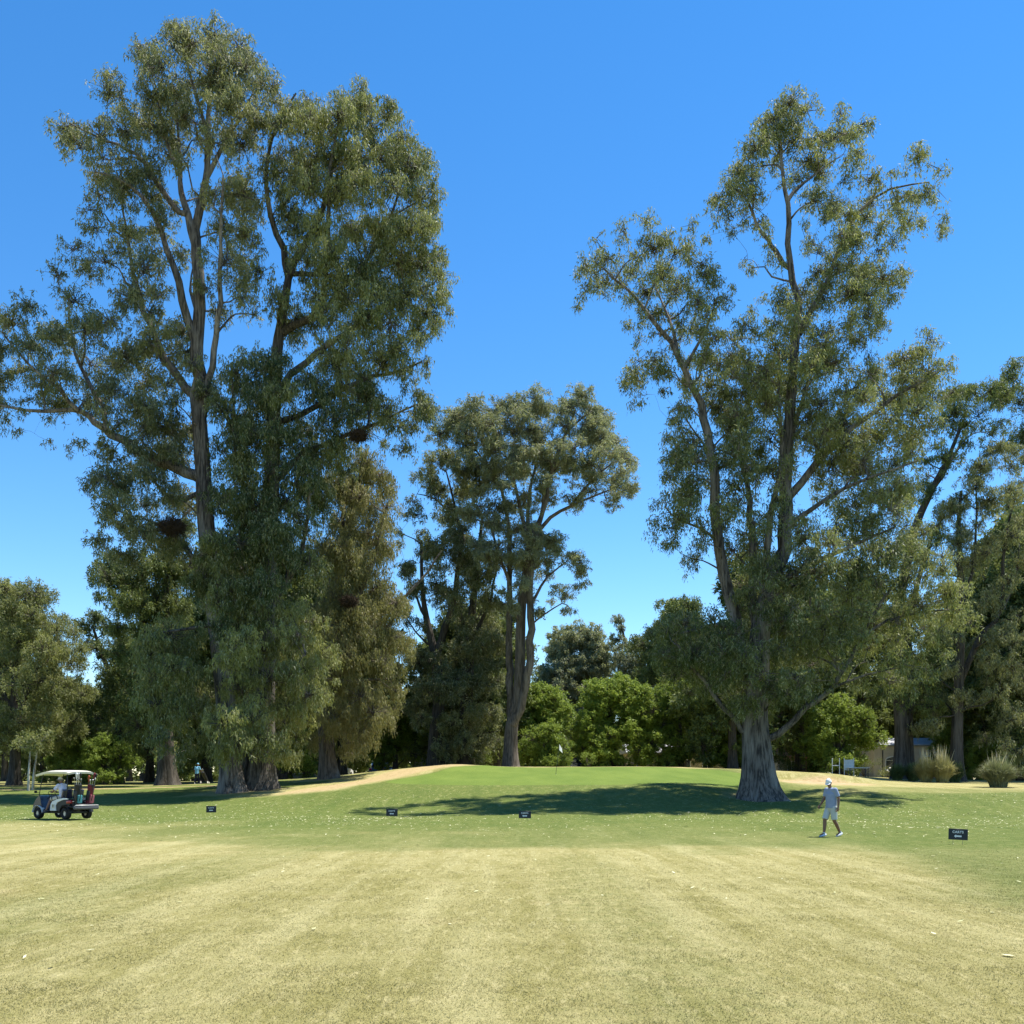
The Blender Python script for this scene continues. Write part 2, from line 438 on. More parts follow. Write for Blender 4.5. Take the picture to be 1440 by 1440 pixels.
def leaves(rng, C, Rr, sub, per, ll, lw, droop, tint0, tspread, flat=.75, hangf=.6):
    """leaf triangles grouped in hanging sprays; returns V, tint, jit, spray centres, owner index"""
    subC, subR, own, tin = [], [], [], []
    for i, (c, r) in enumerate(zip(C, Rr)):
        rs = min(max(.34*r, .36), .8)
        ns = max(4, int(sub*3.3*(r/rs)**2*rng.uniform(.45, 1.45)))
        d = rng.normal(size=(ns, 3)); d /= np.linalg.norm(d, axis=1)[:, None]
        d[:, 2] = np.where(rng.random(ns) < .45, np.abs(d[:, 2]), d[:, 2])
        rad = r*1.12*rng.random(ns)**.42
        q = c+d*rad[:, None]*np.array([1, 1, flat])
        k = np.clip(1.15-.35*rad/r, .5, 1)
        subC.append(q); subR.append(rs*rng.uniform(.55, 1.2, ns)*k); own += [i]*ns
        t = tspread*1.4*(rng.random()-.5)
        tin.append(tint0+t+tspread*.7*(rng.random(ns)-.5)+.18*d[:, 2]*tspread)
    subC = np.concatenate(subC); subR = np.concatenate(subR); own = np.array(own); tin = np.concatenate(tin)
    cnt = np.maximum(8, (per*1.15*(subR/.6)**2*rng.uniform(.5, 1.5, len(subR))).astype(int))
    idx = np.repeat(np.arange(len(subC)), cnt); n = len(idx)
    leaves.last_owner = own[idx]
    g = rng.normal(size=(n, 3)); g /= np.linalg.norm(g, axis=1)[:, None]
    g *= (rng.random(n)**.6)[:, None]*subR[idx][:, None]
    hang = hangf*np.abs(rng.normal(size=n))*subR[idx]
    g[:, 2] = g[:, 2]*.8-hang
    p = subC[idx]+g
    out = g/(subR[idx][:, None]+1e-6)
    D = out*.3+rng.normal(size=(n, 3))*.5; D[:, 2] -= droop
    D /= np.linalg.norm(D, axis=1)[:, None]
    S = np.cross(D, rng.normal(size=(n, 3))); S /= np.linalg.norm(S, axis=1)[:, None]+1e-9
    L_ = ll*.74*rng.uniform(.6, 1.35, n); W_ = lw*.84*rng.uniform(.6, 1.3, n)
    a = p-S*W_[:, None]*.5; b = p+S*W_[:, None]*.5; c = p+D*L_[:, None]
    V = np.stack([a, b, c], 1).reshape(-1, 3)
    tint = np.repeat(tin[idx]+rng.normal(size=n)*.08, 3)
    jit = np.repeat(rng.random(n), 3)
    return V, tint, jit, subC, own, subR

def make_tree(name, base, d, limbs, clumps, leafmat, barkmat, label, cat='tree', group=None, seed=1,
              depth=4.0, copies=2, sub=1.5, per=90, ll=.3, lw=.08, droop=.7, tint=.5, tspread=.5, flat=.95, hangf=.55,
              stems=None, rootflare=1.6, bias=0.0, low=None, rmul=1.1, sides=14, jitterpx=4, local=False):
    """limbs: list of (points [(px,py[,dd])], r0_px, r1_px); first limbs start at the base.
       clumps: list of (px,py,rpx[,tint])"""
    rng = np.random.default_rng(seed)
    s = d/F
    bx, by = base
    gx = (bx-720)/F*d; org = np.array([gx, d, gz(gx, d)])
    tb = Tubes(); nodes = []; nr = []
    def W(px, py, dd=0.0):
        return np.array([(px-720)*s, d+dd, CAMH+(HZ-py)*s])
    for li, limb in enumerate(limbs):
        pts, r0, r1 = limb[:3]
        dd1 = limb[3] if len(limb) > 3 else rng.uniform(-.35, .35)*depth
        dd0 = limb[4] if len(limb) > 4 else 0.0
        n = len(pts)
        wp = [W(p[0], p[1], dd0+(dd1-dd0)*(i/(n-1))**1.3) for i, p in enumerate(pts)]
        rd = np.linspace(r0, r1, n)*s
        ground = li < (stems or 1)
        if ground:
            wp[0][2] = gz(wp[0][0], wp[0][1])-.25
        lp, lr = smooth_line(wp, rd, .55 if ground else .9)
        fl = None
        if ground:
            hz = lp[:, 2]-lp[0, 2]
            lr = lr*(1+(rootflare-1)*np.exp(-hz/(.55+r0*s*.55)))
            fl = .06+.24*np.exp(-hz/1.3)
            tb.tube(lp, lr, max(sides, 22), fl, seed+li)
        else:
            wob = rng.normal(size=lp.shape)*.06*np.minimum(1, lr[:, None]*6); wob[0] = 0
            tb.tube(lp+wob, lr, max(6, int(sides*.6)))
        k0 = int(len(lp)*(.25 if ground else .15))
        nodes.append(lp[k0:]); nr.append(lr[k0:])
    C, RR, TT = [], [], []
    cl = np.array([(c[0], c[1], c[2]) for c in clumps], float)
    for ci, c in enumerate(clumps):
        px, py, r = c[:3]; t = c[3] if len(c) > 3 else tint
        band = np.abs(cl[:, 1]-py) < 55
        xm, xM = cl[band, 0].min(), cl[band, 0].max()
        u = ((px-(xm+xM)/2)/max(20, (xM-xm)/2+r)) if xM > xm else 0
        tl = (cl[:, 1].min()); top = min(1, .35+(py-tl)/120.0)
        dm = depth*math.sqrt(max(.12, 1-u*u))*top
        copies_ = copies*(low[1] if low and py > low[0] else 1)
        if low and py > low[0]+150: dm *= 1.0+.55*min(1, (py-low[0]-150)/200)
        k = copies_ if copies_ == int(copies_) else int(copies_)+(rng.random() < copies_-int(copies_))
        k = int(k)
        for j in range(k):
            dd = bias*dm+dm*(((j+.5)/k)*2-1)*.9+rng.uniform(-.25, .25)*dm
            jj = jitterpx if j or k > 1 else 1
            q = W(px+rng.normal()*jj, py+rng.normal()*jj, 0)
            q[1] += dd
            rr = r*s*rng.uniform(.72, 1.2)*rmul
            q[2] = max(q[2], gz(q[0], q[1])+rr*.5+.3)
            C.append(q); RR.append(rr); TT.append(t)
    C = np.array(C); RR = np.array(RR); TT = np.array(TT)
    # branches to the clumps, nearest first
    node = np.concatenate(nodes); nrad = np.concatenate(nr)
    dist0 = np.array([np.min(np.linalg.norm(node-c, axis=1)) for c in C])
    order = np.argsort(dist0)
    for i in order:
        c = C[i]; dv = c-node
        hd = np.linalg.norm(dv, axis=1)
        cost = hd+np.where(dv[:, 2] < .4*np.hypot(dv[:, 0], dv[:, 1])+.2, 1.1*np.abs(dv[:, 2]-.4*np.hypot(dv[:, 0], dv[:, 1]))+.3, 0)
        j = int(np.argmin(cost)); a = node[j]; L_ = hd[j]
        if L_ < .25: continue
        r0 = min(nrad[j]*.75, .022+.02*RR[i]+.014*L_); r1 = max(.018, r0*.35)
        up = np.array([0, 0, .22*L_])
        mid1 = a+(c-a)*.35+up*.2+rng.normal(size=3)*.07*L_
        mid2 = a+(c-a)*.7+up*.35+rng.normal(size=3)*.07*L_
        lp, lr = smooth_line([a, mid1, mid2, c], [r0, r0*.8, r0*.55, r1], max(.5, L_/7))
        tb.tube(lp, lr, 5 if r0 > .06 else 4)
        k = max(1, len(lp)//4)
        node = np.concatenate([node, lp[k::2]]); nrad = np.concatenate([nrad, lr[k::2]])
    V, ti, ji, sc, own, sr = leaves(rng, C, RR, sub, per, ll, lw, droop, 0.0, tspread, flat, hangf)
    # twigs from clump centres to sprays
    tb.tri_tubes(C[own]+rng.normal(size=(len(own), 3))*.1, sc, np.minimum(.03, .015+.01*RR[own]), np.full(len(own), .008))
    V = V-org
    m0 = np.concatenate(tb.V)-org
    tmesh = np_mesh(name+'_trunk', m0, np.concatenate(tb.F), barkmat, smooth=True)
    # per-leaf tint: base of owner clump
    per_leaf_owner = leaves.last_owner
    ti = np.clip(ti+np.repeat(TT[per_leaf_owner], 3), 0, 1)
    cmesh = np_mesh(name+'_crown', V, np.arange(len(V)).reshape(-1, 3), leafmat, {'tint': ti, 'jit': ji})
    e = empty(name, org, label=label, cat=cat, group=group)
    link('trunk', tmesh, e); link('crown', cmesh, e)
    STAT.append(len(V)//3)
    return e
# ------------------------------------------------------------------ tree data (survey: column, row, radius)
L_EUC = leaf_mat('gum_leaf', (.072, .096, .046), (.255, .262, .100), (.42, .42, .28), trans=.42)
L_EUC2 = leaf_mat('gum_leaf_grey', (.125, .155, .090), (.300, .315, .160), (.45, .45, .33), trans=.44)
L_BROWN = leaf_mat('gum_leaf_brown', (.095, .105, .036), (.275, .245, .098), (.38, .35, .19), trans=.42)
L_DARK = leaf_mat('dark_leaf', (.042, .074, .024), (.145, .190, .052), (.25, .30, .12), trans=.38)
L_BRIGHT = leaf_mat('plane_leaf', (.085, .150, .022), (.235, .325, .045), (.32, .41, .10), trans=.45)
L_OLIVE = leaf_mat('olive_leaf', (.046, .076, .024), (.265, .280, .085), (.43, .44, .27), trans=.42)
B_GUM = bark_mat('gum_bark', (.045, .038, .033), (.19, .165, .14), (.40, .36, .31), .5)
B_SHADED = bark_mat('deep_bark', (.030, .028, .024), (.12, .105, .09), (.34, .30, .26), .45)  # dark bark, deepened further to put the trunk's shade into its colour
B_DARK = bark_mat('dark_bark', (.035, .03, .025), (.09, .08, .068), (.16, .14, .12), .4)
B_BROWN = bark_mat('brown_bark', (.07, .057, .045), (.17, .14, .115), (.30, .26, .22), .5)

def T(txt, tint=None):
    """'x,y,r x,y,r ...' -> list"""
    out = []
    for w in txt.split():
        v = [float(q) for q in w.split(',')]
        if len(v) == 3 and tint is not None: v.append(tint)
        out.append(tuple(v))
    return out

# --- tall gum on the left
A_c = T('''262,62,20 300,54,22 335,70,22 355,100,22 255,92,24 295,100,26 203,82,16 225,105,18 320,120,26 170,130,20 103,188,22 220,125,28
260,140,28 310,150,30 355,140,26 387,128,20 395,162,18 180,165,28 215,180,28 150,205,26 125,232,24 160,250,26 200,225,28 240,200,20
340,190,28 380,200,22 320,235,26 120,290,24 160,300,26 195,290,24 224,268,20 150,340,24 112,362,20 165,380,24 200,350,20 225,400,22
190,420,22 240,330,14 310,300,22,.9 345,285,26,.9 322,340,26,.9 350,340,24,.8 335,390,26,.8 300,420,18 345,430,22,.8 240,450,22
215,490,27,.8 250,490,26,.85 190,520,24 240,540,26,.8 275,520,18 290,560,22 255,580,22 200,250,22 265,250,16 230,165,26 275,190,22''', .5)
A_arm = T('''100,415,26,.15 130,450,24,.25 60,455,24 30,470,20 18,510,20 60,505,26 100,490,28 140,490,26 170,470,20 22,550,18 62,552,22 100,548,24
140,540,26 170,560,24 8,598,9 54,603,9 200,580,24 230,600,22 -20,520,22 -30,570,20 165,600,16''', .45)
A_low = T('''160,640,18 180,618,18 152,682,16 138,645,10 182,690,22 212,650,24 232,690,22 160,730,14 190,740,22 222,760,22 165,782,17 250,710,18
215,620,20 250,640,18 255,770,20''', .3)
make_tree('gum_tree', (328, 1113), 66, [
    ([(328, 1113), (322, 1040), (314, 950), (303, 862), (290, 740), (286, 670), (280, 588)], 15, 10, 0),
    ([(280, 588), (277, 486), (280, 389), (275, 340), (282, 300), (289, 253), (294, 194), (296, 120), (292, 58)], 10.5, 1.6, 0),
    ([(275, 345), (262, 301), (252, 262), (248, 233), (243, 180), (236, 120)], 6, 1.2, 1.5),
    ([(262, 301), (240, 285), (209, 238), (185, 220), (160, 214), (112, 194)], 4.5, 1.0, -1.5),
    ([(277, 486), (265, 452), (258, 403), (243, 365), (228, 320), (200, 290), (160, 280)], 7, 1.2, -3),
    ([(277, 560), (240, 520), (209, 457), (194, 423), (175, 365), (165, 316), (150, 250)], 6.5, 1.2, 2.5),
    ([(282, 672), (262, 665), (214, 646), (190, 632), (160, 614), (140, 600), (122, 587), (97, 585), (49, 588), (0, 577)], 8.5, 1.3, -1.5),
    ([(160, 614), (150, 580), (130, 540), (110, 500), (100, 450), (98, 420)], 4, 1, 0, -1.0),
    ([(122, 587), (95, 560), (60, 530), (30, 490)], 3, .9, -2.5, -1.2),
    ([(282, 600), (300, 520), (318, 440), (325, 360), (335, 290)], 6, 1.2, -3.5),
    ([(289, 253), (310, 200), (330, 150), (345, 100)], 4, 1, 2.0),
    ([(294, 194), (275, 130), (262, 70)], 3, .8, -1.0),
    ([(286, 690), (250, 700), (215, 680), (185, 640)], 4, 1.2, 2.5),
    ([(300, 850), (265, 780), (230, 740), (190, 720)], 5, 1.4, 1.5),
    ([(248, 233), (225, 170), (210, 100)], 3, .8, 1.0),
    ([(277, 440), (262, 400), (258, 350)], 3, .8, 2.0),
], A_c+A_arm+A_low, L_EUC, B_GUM, 'tallest gum tree on the left with a bare pale trunk and a long drooping arm',
    seed=3, low=(560, 1.45), depth=4.6, copies=1.9, sub=1.3, per=95, ll=.32, lw=.085, droop=.75, tspread=.5, rootflare=1.7)

# --- second gum, broad right-hand crown with hanging skirt
B_c = T('''513,138,20 490,162,24 525,172,24 547,160,15 437,160,16 425,185,26 460,175,26 410,215,26 450,212,28 490,205,28 530,205,28 562,215,24
586,222,18 430,250,26 470,250,28 510,250,28 550,255,28 585,262,25 608,278,17 395,262,20 400,300,22 440,295,26 480,300,28 520,300,28 560,305,26
595,305,20 420,345,22 460,345,24 500,345,28 540,345,28 580,350,26 610,348,21 382,405,22 440,390,22 480,395,26 520,390,28 560,392,28 600,388,24
620,402,18 410,440,22 450,440,25 490,440,28 530,437,28 570,437,26 606,432,24 630,430,14 590,470,20 615,463,13 550,475,26 510,480,28 470,480,26
598,495,13 570,508,17 540,518,20 500,520,26 572,540,9''', .6)
B_c2 = T('''360,515,28,.9 350,550,28,.8 390,545,26 465,515,28,.9 490,560,26,.6 450,560,26 420,590,26 380,590,26 340,600,26 520,560,20 550,585,20
595,555,13 580,590,16 600,578,16 470,610,26 500,600,26 430,640,28 390,640,28 350,640,26 320,640,20 470,650,26 400,690,28 360,690,28
440,690,26 340,740,26 385,740,28 430,740,26 330,790,26 370,790,28 410,790,26 350,840,26 400,840,28 440,800,22 300,780,18 322,720,18 560,620,14 335,900,24 380,890,24 345,770,24 400,770,24 365,720,24 310,830,20 290,820,18 430,700,22 455,690,18''', .12)
B_low = T('''235,930,28 262,898,28 250,962,26 285,950,26 230,982,20 260,1000,24 290,1000,24 275,1033,17 345,950,20
370,920,26 355,980,26 390,960,28 350,1018,26 385,1010,26 420,1000,26 402,1038,20 432,950,26 410,900,26 440,910,24 350,880,26
245,915,20 440,985,20 262,1052,12 285,1062,11 350,1062,13 388,1064,13 412,1062,12 240,1010,14 425,870,24 395,870,24 330,860,22 350,1040,20 380,1050,18 270,985,22''', .75)
make_tree('gum_tree', (366, 1112), 67, [
    ([(366, 1112), (370, 1040), (372, 950), (374, 860), (378, 760), (383, 650), (386, 560), (390, 491), (396, 452), (406, 389)], 17, 5.0, 0),
    ([(345, 1112), (350, 1020), (355, 920), (360, 820), (372, 720)], 13, 7, 1.2, .9),
    ([(406, 389), (399, 350), (384, 311), (379, 262), (395, 200), (425, 160)], 5.5, 1.1, -2),
    ([(406, 389), (428, 340), (450, 301), (460, 253), (475, 200), (500, 150)], 6, 1.1, 1),
    ([(394, 470), (440, 450), (457, 437), (469, 340), (472, 272), (490, 200)], 6, 1.1, -3),
    ([(457, 437), (490, 400), (530, 360), (560, 300), (580, 240)], 4, 1, -2),
    ([(410, 385), (450, 380), (500, 375), (560, 340), (600, 300)], 4, 1, 3),
    ([(386, 560), (430, 510), (490, 470), (550, 430), (610, 410)], 6, 1.1, -1),
    ([(384, 600), (440, 570), (500, 530), (560, 510), (590, 490)], 5, 1, 2),
    ([(383, 680), (430, 640), (480, 620), (540, 600), (590, 580)], 5, 1, -1.5),
    ([(378, 760), (350, 700), (340, 640), (345, 560)], 5, 1.1, -3),
    ([(374, 860), (420, 800), (440, 740), (450, 690)], 5, 1.2, -3),
    ([(372, 900), (330, 880), (290, 890), (250, 900)], 5, 1.1, -3.5),
    ([(372, 940), (400, 900), (430, 900), (445, 930)], 4, 1.1, -3.5),
    ([(372, 880), (350, 870), (345, 900), (350, 960)], 4, 1, -4),
], B_c+B_c2+B_low, L_OLIVE, B_SHADED, 'broad gum tree beside the tallest one, its foliage hanging in curtains almost to the ground',
    seed=7, low=(545, 1.2), depth=4.8, copies=1.9, sub=1.4, per=100, ll=.32, lw=.085, droop=1.1, hangf=.8, tspread=.55, rootflare=1.75, bias=-.12)

# --- brownish drooping gum
C_c = T('''510,660,23 540,680,20 480,690,24 512,710,26 545,722,20 490,742,26 520,762,24 545,772,18 470,782,24 500,800,26 532,820,24 556,850,20
480,850,26 510,870,26 540,890,26 562,900,16 470,900,26 500,930,28 540,940,24 562,968,14 470,960,26 510,980,26 540,1000,20 480,1010,24
510,1030,20 452,1038,16 488,1052,13 450,862,20 455,930,20 525,910,22''', .7)
make_tree('gum_tree', (463, 1095), 76, [
    ([(463, 1095), (458, 1000), (468, 900), (488, 750), (505, 680), (512, 655)], 12, 2.0, 0),
    ([(468, 900), (500, 850), (530, 790), (545, 730)], 5, 1.2, -2),
    ([(460, 960), (500, 930), (540, 890), (560, 850), (600, 800), (620, 770)], 5, .8, 1),
    ([(466, 880), (465, 820), (475, 760), (480, 700)], 5, 1.2, 1.5),
    ([(460, 980), (480, 960), (520, 960), (550, 960)], 4, 1, -2.5),
], C_c, L_BROWN, B_BROWN, 'gum tree with brownish weeping foliage, behind the dry bank left of the green',
    seed=9, depth=4.2, copies=2.9, sub=1.4, per=105, ll=.33, lw=.08, droop=1.3, hangf=1.1, tspread=.5, rootflare=1.5)

# --- dark tree behind, left
D_c = T('''180,820,26 210,808,26 200,860,26 232,850,26 150,802,13 155,850,11 180,882,14 250,800,22 262,750,18 215,895,24 240,890,24 205,930,24 235,930,24
200,975,22 225,975,24 250,960,20 205,1015,20 235,1020,18 178,925,14 165,790,14 232,800,22''', .3)
make_tree('gum_tree', (235, 1105), 80, [
    ([(235, 1105), (232, 1030), (228, 950), (232, 860), (240, 780), (252, 730)], 12, 3, 0),
    ([(228, 950), (205, 880), (185, 830), (155, 800)], 5, 1.1, -1),
    ([(230, 900), (215, 850), (210, 800)], 4, 1.1, 1.5),
], D_c, L_DARK, B_DARK, 'dark leafy gum tree behind the walker with the trolley, left of the hanging curtains',
    seed=12, depth=4.5, copies=2.9, sub=1.5, per=95, ll=.32, lw=.10, droop=.6, tspread=.5)

# --- middle gum
E_c = T('''815,560,20 840,578,17 790,580,20 760,576,22 725,574,22 695,578,22 665,585,20 640,595,18 620,612,16 652,620,20 685,615,22 720,612,22 755,612,22
790,612,22 825,608,22 850,620,17 870,636,16 886,650,10 840,645,20 805,650,20 770,650,20 735,650,20 700,650,20 668,655,20 865,676,16 882,690,11
835,682,16 860,706,12 800,690,12 760,690,11 715,700,12 660,728,18 690,740,16 720,752,18 752,766,20 780,770,14 736,790,20 770,800,16 806,780,14
816,800,10 818,822,7 700,780,15 792,832,9 800,858,8 680,770,16 745,735,14 775,838,8 760,862,8 742,700,14 725,665,18 690,668,17 650,665,14 770,690,14 812,705,12 700,720,15 680,705,14 735,830,12 705,840,12 690,800,14 722,860,10''', .6)
make_tree('gum_tree', (717, 1082), 88, [
    ([(717, 1082), (719, 1023), (729, 975), (733, 862), (739, 810), (745, 754)], 10, 4.2, 0),
    ([(719, 1030), (717, 943), (715, 882), (717, 802), (713, 721), (699, 669), (661, 617)], 6, 1, 1.5, .3),
    ([(720, 1020), (737, 979), (747, 903), (745, 822), (752, 760)], 6.5, 4, -1.2, -.3),
    ([(749, 758), (762, 721), (770, 673), (794, 609), (812, 565)], 4, .8, 2),
    ([(749, 758), (765, 715), (778, 657), (800, 610), (830, 590)], 3.6, .8, -2),
    ([(749, 758), (775, 728), (802, 713), (835, 700), (860, 690)], 3.2, .8, -.5),
    ([(745, 770), (737, 737), (725, 693), (713, 653), (690, 600)], 3.6, .8, -2.5),
    ([(745, 765), (745, 700), (755, 640), (765, 590)], 3.2, .8, 2.5),
    ([(802, 713), (830, 680), (860, 655), (882, 650)], 2, .6, -1, -.4),
    ([(717, 820), (700, 780), (690, 745), (665, 735)], 2.5, .7, -1.5),
    ([(746, 850), (770, 810), (800, 785)], 2.4, .7, 1),
    ([(746, 880), (765, 865), (790, 850), (800, 858)], 1.4, .5, -1),
], E_c, L_EUC2, B_BROWN, 'middle gum tree with forked bare trunks and a fan shaped crown behind the green',
    seed=21, depth=4.6, copies=2.6, sub=1.5, per=90, ll=.34, lw=.09, droop=.45, tspread=.45, flat=.8, hangf=.35, rootflare=1.35)

F_c = T('''628,645,15 610,662,13 592,668,9 615,692,15 645,690,18 672,690,18 582,702,9 635,722,17 590,738,14 602,770,16 572,800,14 640,750,18 620,790,18
650,790,20 582,832,12 612,830,16 640,840,20 670,820,20 690,850,20 592,925,18 620,930,20 650,920,24 680,910,24 600,970,20 640,970,24
670,960,24 695,950,18 582,990,13 602,1010,18 635,1020,24 670,1010,24 695,1000,16 625,1050,14 662,1048,18 690,1048,14 655,880,20 690,890,16
562,760,9 600,880,9 700,905,14 575,865,10''', .35)
make_tree('gum_tree', (612, 1085), 92, [
    ([(612, 1085), (612, 1040), (617, 983), (613, 930), (609, 911), (599, 866), (594, 826), (592, 760)], 11, 1.6, 0),
    ([(655, 1085), (655, 1000), (659, 923), (663, 862), (672, 782), (678, 720)], 11, 1.6, 1, .8),
    ([(613, 935), (625, 882), (637, 854), (650, 762), (641, 721), (629, 670)], 6, .9, -1.5),
    ([(660, 900), (685, 860), (700, 800)], 3.5, .9, -2),
    ([(600, 870), (585, 840), (570, 800)], 2.4, .7, 1),
    ([(609, 911), (585, 890), (572, 868)], 1.8, .5, -1),
    ([(640, 730), (612, 700), (585, 690)], 2, .5, 1),
], F_c, L_EUC, B_DARK, 'dark gum tree with two leaning trunks just left of the middle gum',
    seed=23, stems=2, depth=4.6, copies=2.3, sub=1.5, per=90, ll=.34, lw=.10, droop=.5, tint=.2, tspread=.6)

# --- big gum on the right
G_top = T('''1101,158,19 1079,170,18 1124,175,21 1165,175,15 1196,203,15 1210,208,7 1174,207,19 1147,215,19 1110,198,20 1079,202,18 1065,218,16 1056,243,18
1034,262,18 1018,280,13 1010,298,7 1043,280,18 1061,282,16 1079,298,10 1043,312,12 1056,347,9 1061,364,6 1127,236,13 1160,238,16 1183,261,16
1196,280,20 1223,293,20 1169,288,17 1142,298,15 1237,265,12 1269,261,16 1291,275,16 1278,297,16 1309,297,14 1326,307,7 1327,321,5 1269,320,10
1250,298,17 1246,324,12 1210,320,20 1178,324,20 1151,330,15 1178,352,19 1196,356,20 1223,356,16 1241,374,18 1263,387,14 1214,387,20 1183,384,22
1156,374,17 1160,405,22 1196,410,20 1228,410,18 1249,428,10 1136,420,14 1079,392,9 1066,396,8 1088,420,11 1092,446,15 1115,450,17 1142,442,20
1174,446,22 1205,446,18 1228,464,14 1083,469,12 1196,482,20 1160,485,20 1222,492,12''', .65)
G_arm = T('''817,374,12 840,356,14 871,347,16 903,351,16 934,356,16 962,360,16 826,396,12 853,383,18 885,383,18 916,383,20 948,387,20 980,387,16
998,405,12 817,428,6 844,418,11 921,414,18 953,419,20 984,423,18 1010,432,9 1015,446,7 966,446,18 993,455,16 886,455,12 898,464,10 980,482,16
1002,491,16 1029,491,18 1052,491,12 894,523,14 918,514,16 939,527,12 898,550,6 881,532,7 984,518,16 1011,523,18 1034,527,18 962,568,12
957,590,10 957,622,12 940,470,14 935,440,14''', .6)
G_mid = T('''1106,500,24,.9 1079,518,24,.8 1133,518,24,.9 1160,527,22,.8 1061,550,24,.5 1106,550,26,.7 1016,554,20 1038,563,22 1196,550,24,.85 1223,536,20,.8
1260,523,18,.8 1282,514,16,.8 1309,536,17,.7 1287,550,24,.8 1255,559,24,.8 1323,560,13 952,593,12 948,634,14 944,667,12 932,708,12 926,740,10
941,761,12 957,732,18 969,699,20 969,667,18 973,634,20 1022,609,22 1026,650,22 1030,691,20 1026,732,20 989,744,20 982,773,15 1038,765,20
1055,593,24 1079,626,24 1079,667,20 1083,716,18 1079,753,20 1088,789,24 1129,798,22 1063,814,24 1112,826,24 1137,822,22 1137,593,26,.6
1137,634,24,.7 1178,601,26,.8 1170,650,26,.85 1202,667,26,.85 1219,621,26,.85 1260,601,24,.7 1293,613,22,.7 1260,650,22,.7 1243,691,24,.8
1211,708,24,.8 1268,699,18,.7 1137,724,14 1161,753,15 1186,757,17 1219,744,22,.8 1252,749,24,.8 1280,757,22,.8 1301,790,18,.7 1293,814,20,.7
1260,790,24,.7 1227,794,22,.7 1198,806,22 1243,830,22 1170,847,22 1202,839,18''', .4)
G_low = T('''1047,847,22 1080,871,24 1116,876,24 1153,884,24 1186,884,22 1112,908,24 1145,921,22 1178,921,20 1080,921,24 1047,921,24 1014,896,24 981,884,24
950,884,22 926,888,17 932,917,20 965,921,24 993,929,24 957,941,18 1022,941,24 1047,962,22 1080,966,20 1112,970,18 1034,990,15 1080,988,14
998,962,20 1137,953,16 1100,992,12 1239,880,20,.75 1268,871,22,.75 1301,855,22,.75 1324,863,18,.7 1340,880,15,.7 1260,900,20,.75 1293,896,20,.75
1243,953,18,.6 1276,953,18,.6 1219,929,15,.6 1290,930,14,.7''', .3)
make_tree('gum_tree', (1068, 1127), 56, [
    ([(1068, 1127), (1064, 1060), (1061, 1010), (1066, 940), (1070, 880), (1084, 820), (1104, 773)], 22, 9.5, 0),
    ([(1104, 775), (1106, 683), (1110, 621), (1112, 560), (1118, 490), (1122, 423), (1110, 369), (1108, 288), (1101, 247), (1095, 190)], 10, 1.6, 0),
    ([(1060, 930), (1038, 896), (1018, 806), (1006, 744), (1002, 662), (989, 593), (977, 560), (984, 563)][:7], 9.5, 5, -.6),
    ([(977, 562), (962, 527), (939, 491), (916, 464), (889, 432), (862, 410), (835, 390)], 5, .9, -1.6, -.6),
    ([(950, 510), (945, 470), (935, 430), (920, 380)], 3, .8, 1, -.8),
    ([(960, 526), (985, 480), (1000, 440)], 2.6, .8, -2, -.8),
    ([(998, 640), (975, 620), (958, 600)], 2, .7, -1.5, -.5),
    ([(1066, 900), (1060, 830), (1059, 744), (1057, 703), (1050, 640), (1042, 580), (1030, 530)], 7, 1.2, 1.5),
    ([(1072, 870), (1074, 800), (1078, 730), (1090, 660), (1085, 590), (1080, 520)], 6.5, 1.2, -2.2),
    ([(1114, 379), (1090, 355), (1079, 342), (1061, 320), (1046, 290), (1025, 275)], 4.2, .8, -.8),
    ([(1108, 282), (1116, 268), (1133, 252), (1155, 232), (1185, 210)], 3.2, .7, .8),
    ([(1124, 470), (1138, 440), (1160, 400), (1178, 350), (1200, 310), (1240, 285), (1290, 280)], 4.6, .8, -1.6),
    ([(1108, 700), (1150, 650), (1190, 610), (1250, 570), (1300, 545)], 6, 1, -2.5),
    ([(1106, 740), (1150, 710), (1200, 690), (1250, 680)], 4, .9, -4),
    ([(1110, 620), (1130, 560), (1150, 520), (1200, 500)], 4, .9, 2),
    ([(1066, 1040), (1096, 1031), (1129, 998), (1161, 970), (1198, 904), (1225, 850), (1260, 800)], 5.4, 1.3, -2.2),
    ([(1161, 970), (1200, 955), (1245, 945)], 2.2, .7, -2.8, -1.4),
    ([(1198, 904), (1230, 880), (1280, 870), (1320, 870)], 2.6, .7, -3, -1.6),
    ([(1062, 1035), (1043, 1027), (1014, 994), (985, 961), (960, 930), (940, 900)], 4.4, 1.1, -1.5),
    ([(1008, 760), (985, 745), (950, 735), (930, 720)], 2.4, .7, -1.2),
    ([(1085, 830), (1130, 800), (1180, 780), (1230, 760)], 5, 1, -3),
    ([(1075, 880), (1110, 870), (1150, 870), (1190, 870)], 5, 1, -3),
    ([(1030, 880), (1005, 880), (970, 890), (940, 900)], 4, 1, -2),
], G_top+G_arm+G_mid+G_low, L_OLIVE, B_GUM, 'large gum tree standing alone on the turf near the walking man',
    seed=31, low=(470, 1.5), depth=4.4, copies=2.2, sub=1.45, per=92, ll=.27, lw=.07, droop=.75, tspread=.55, rootflare=1.75)

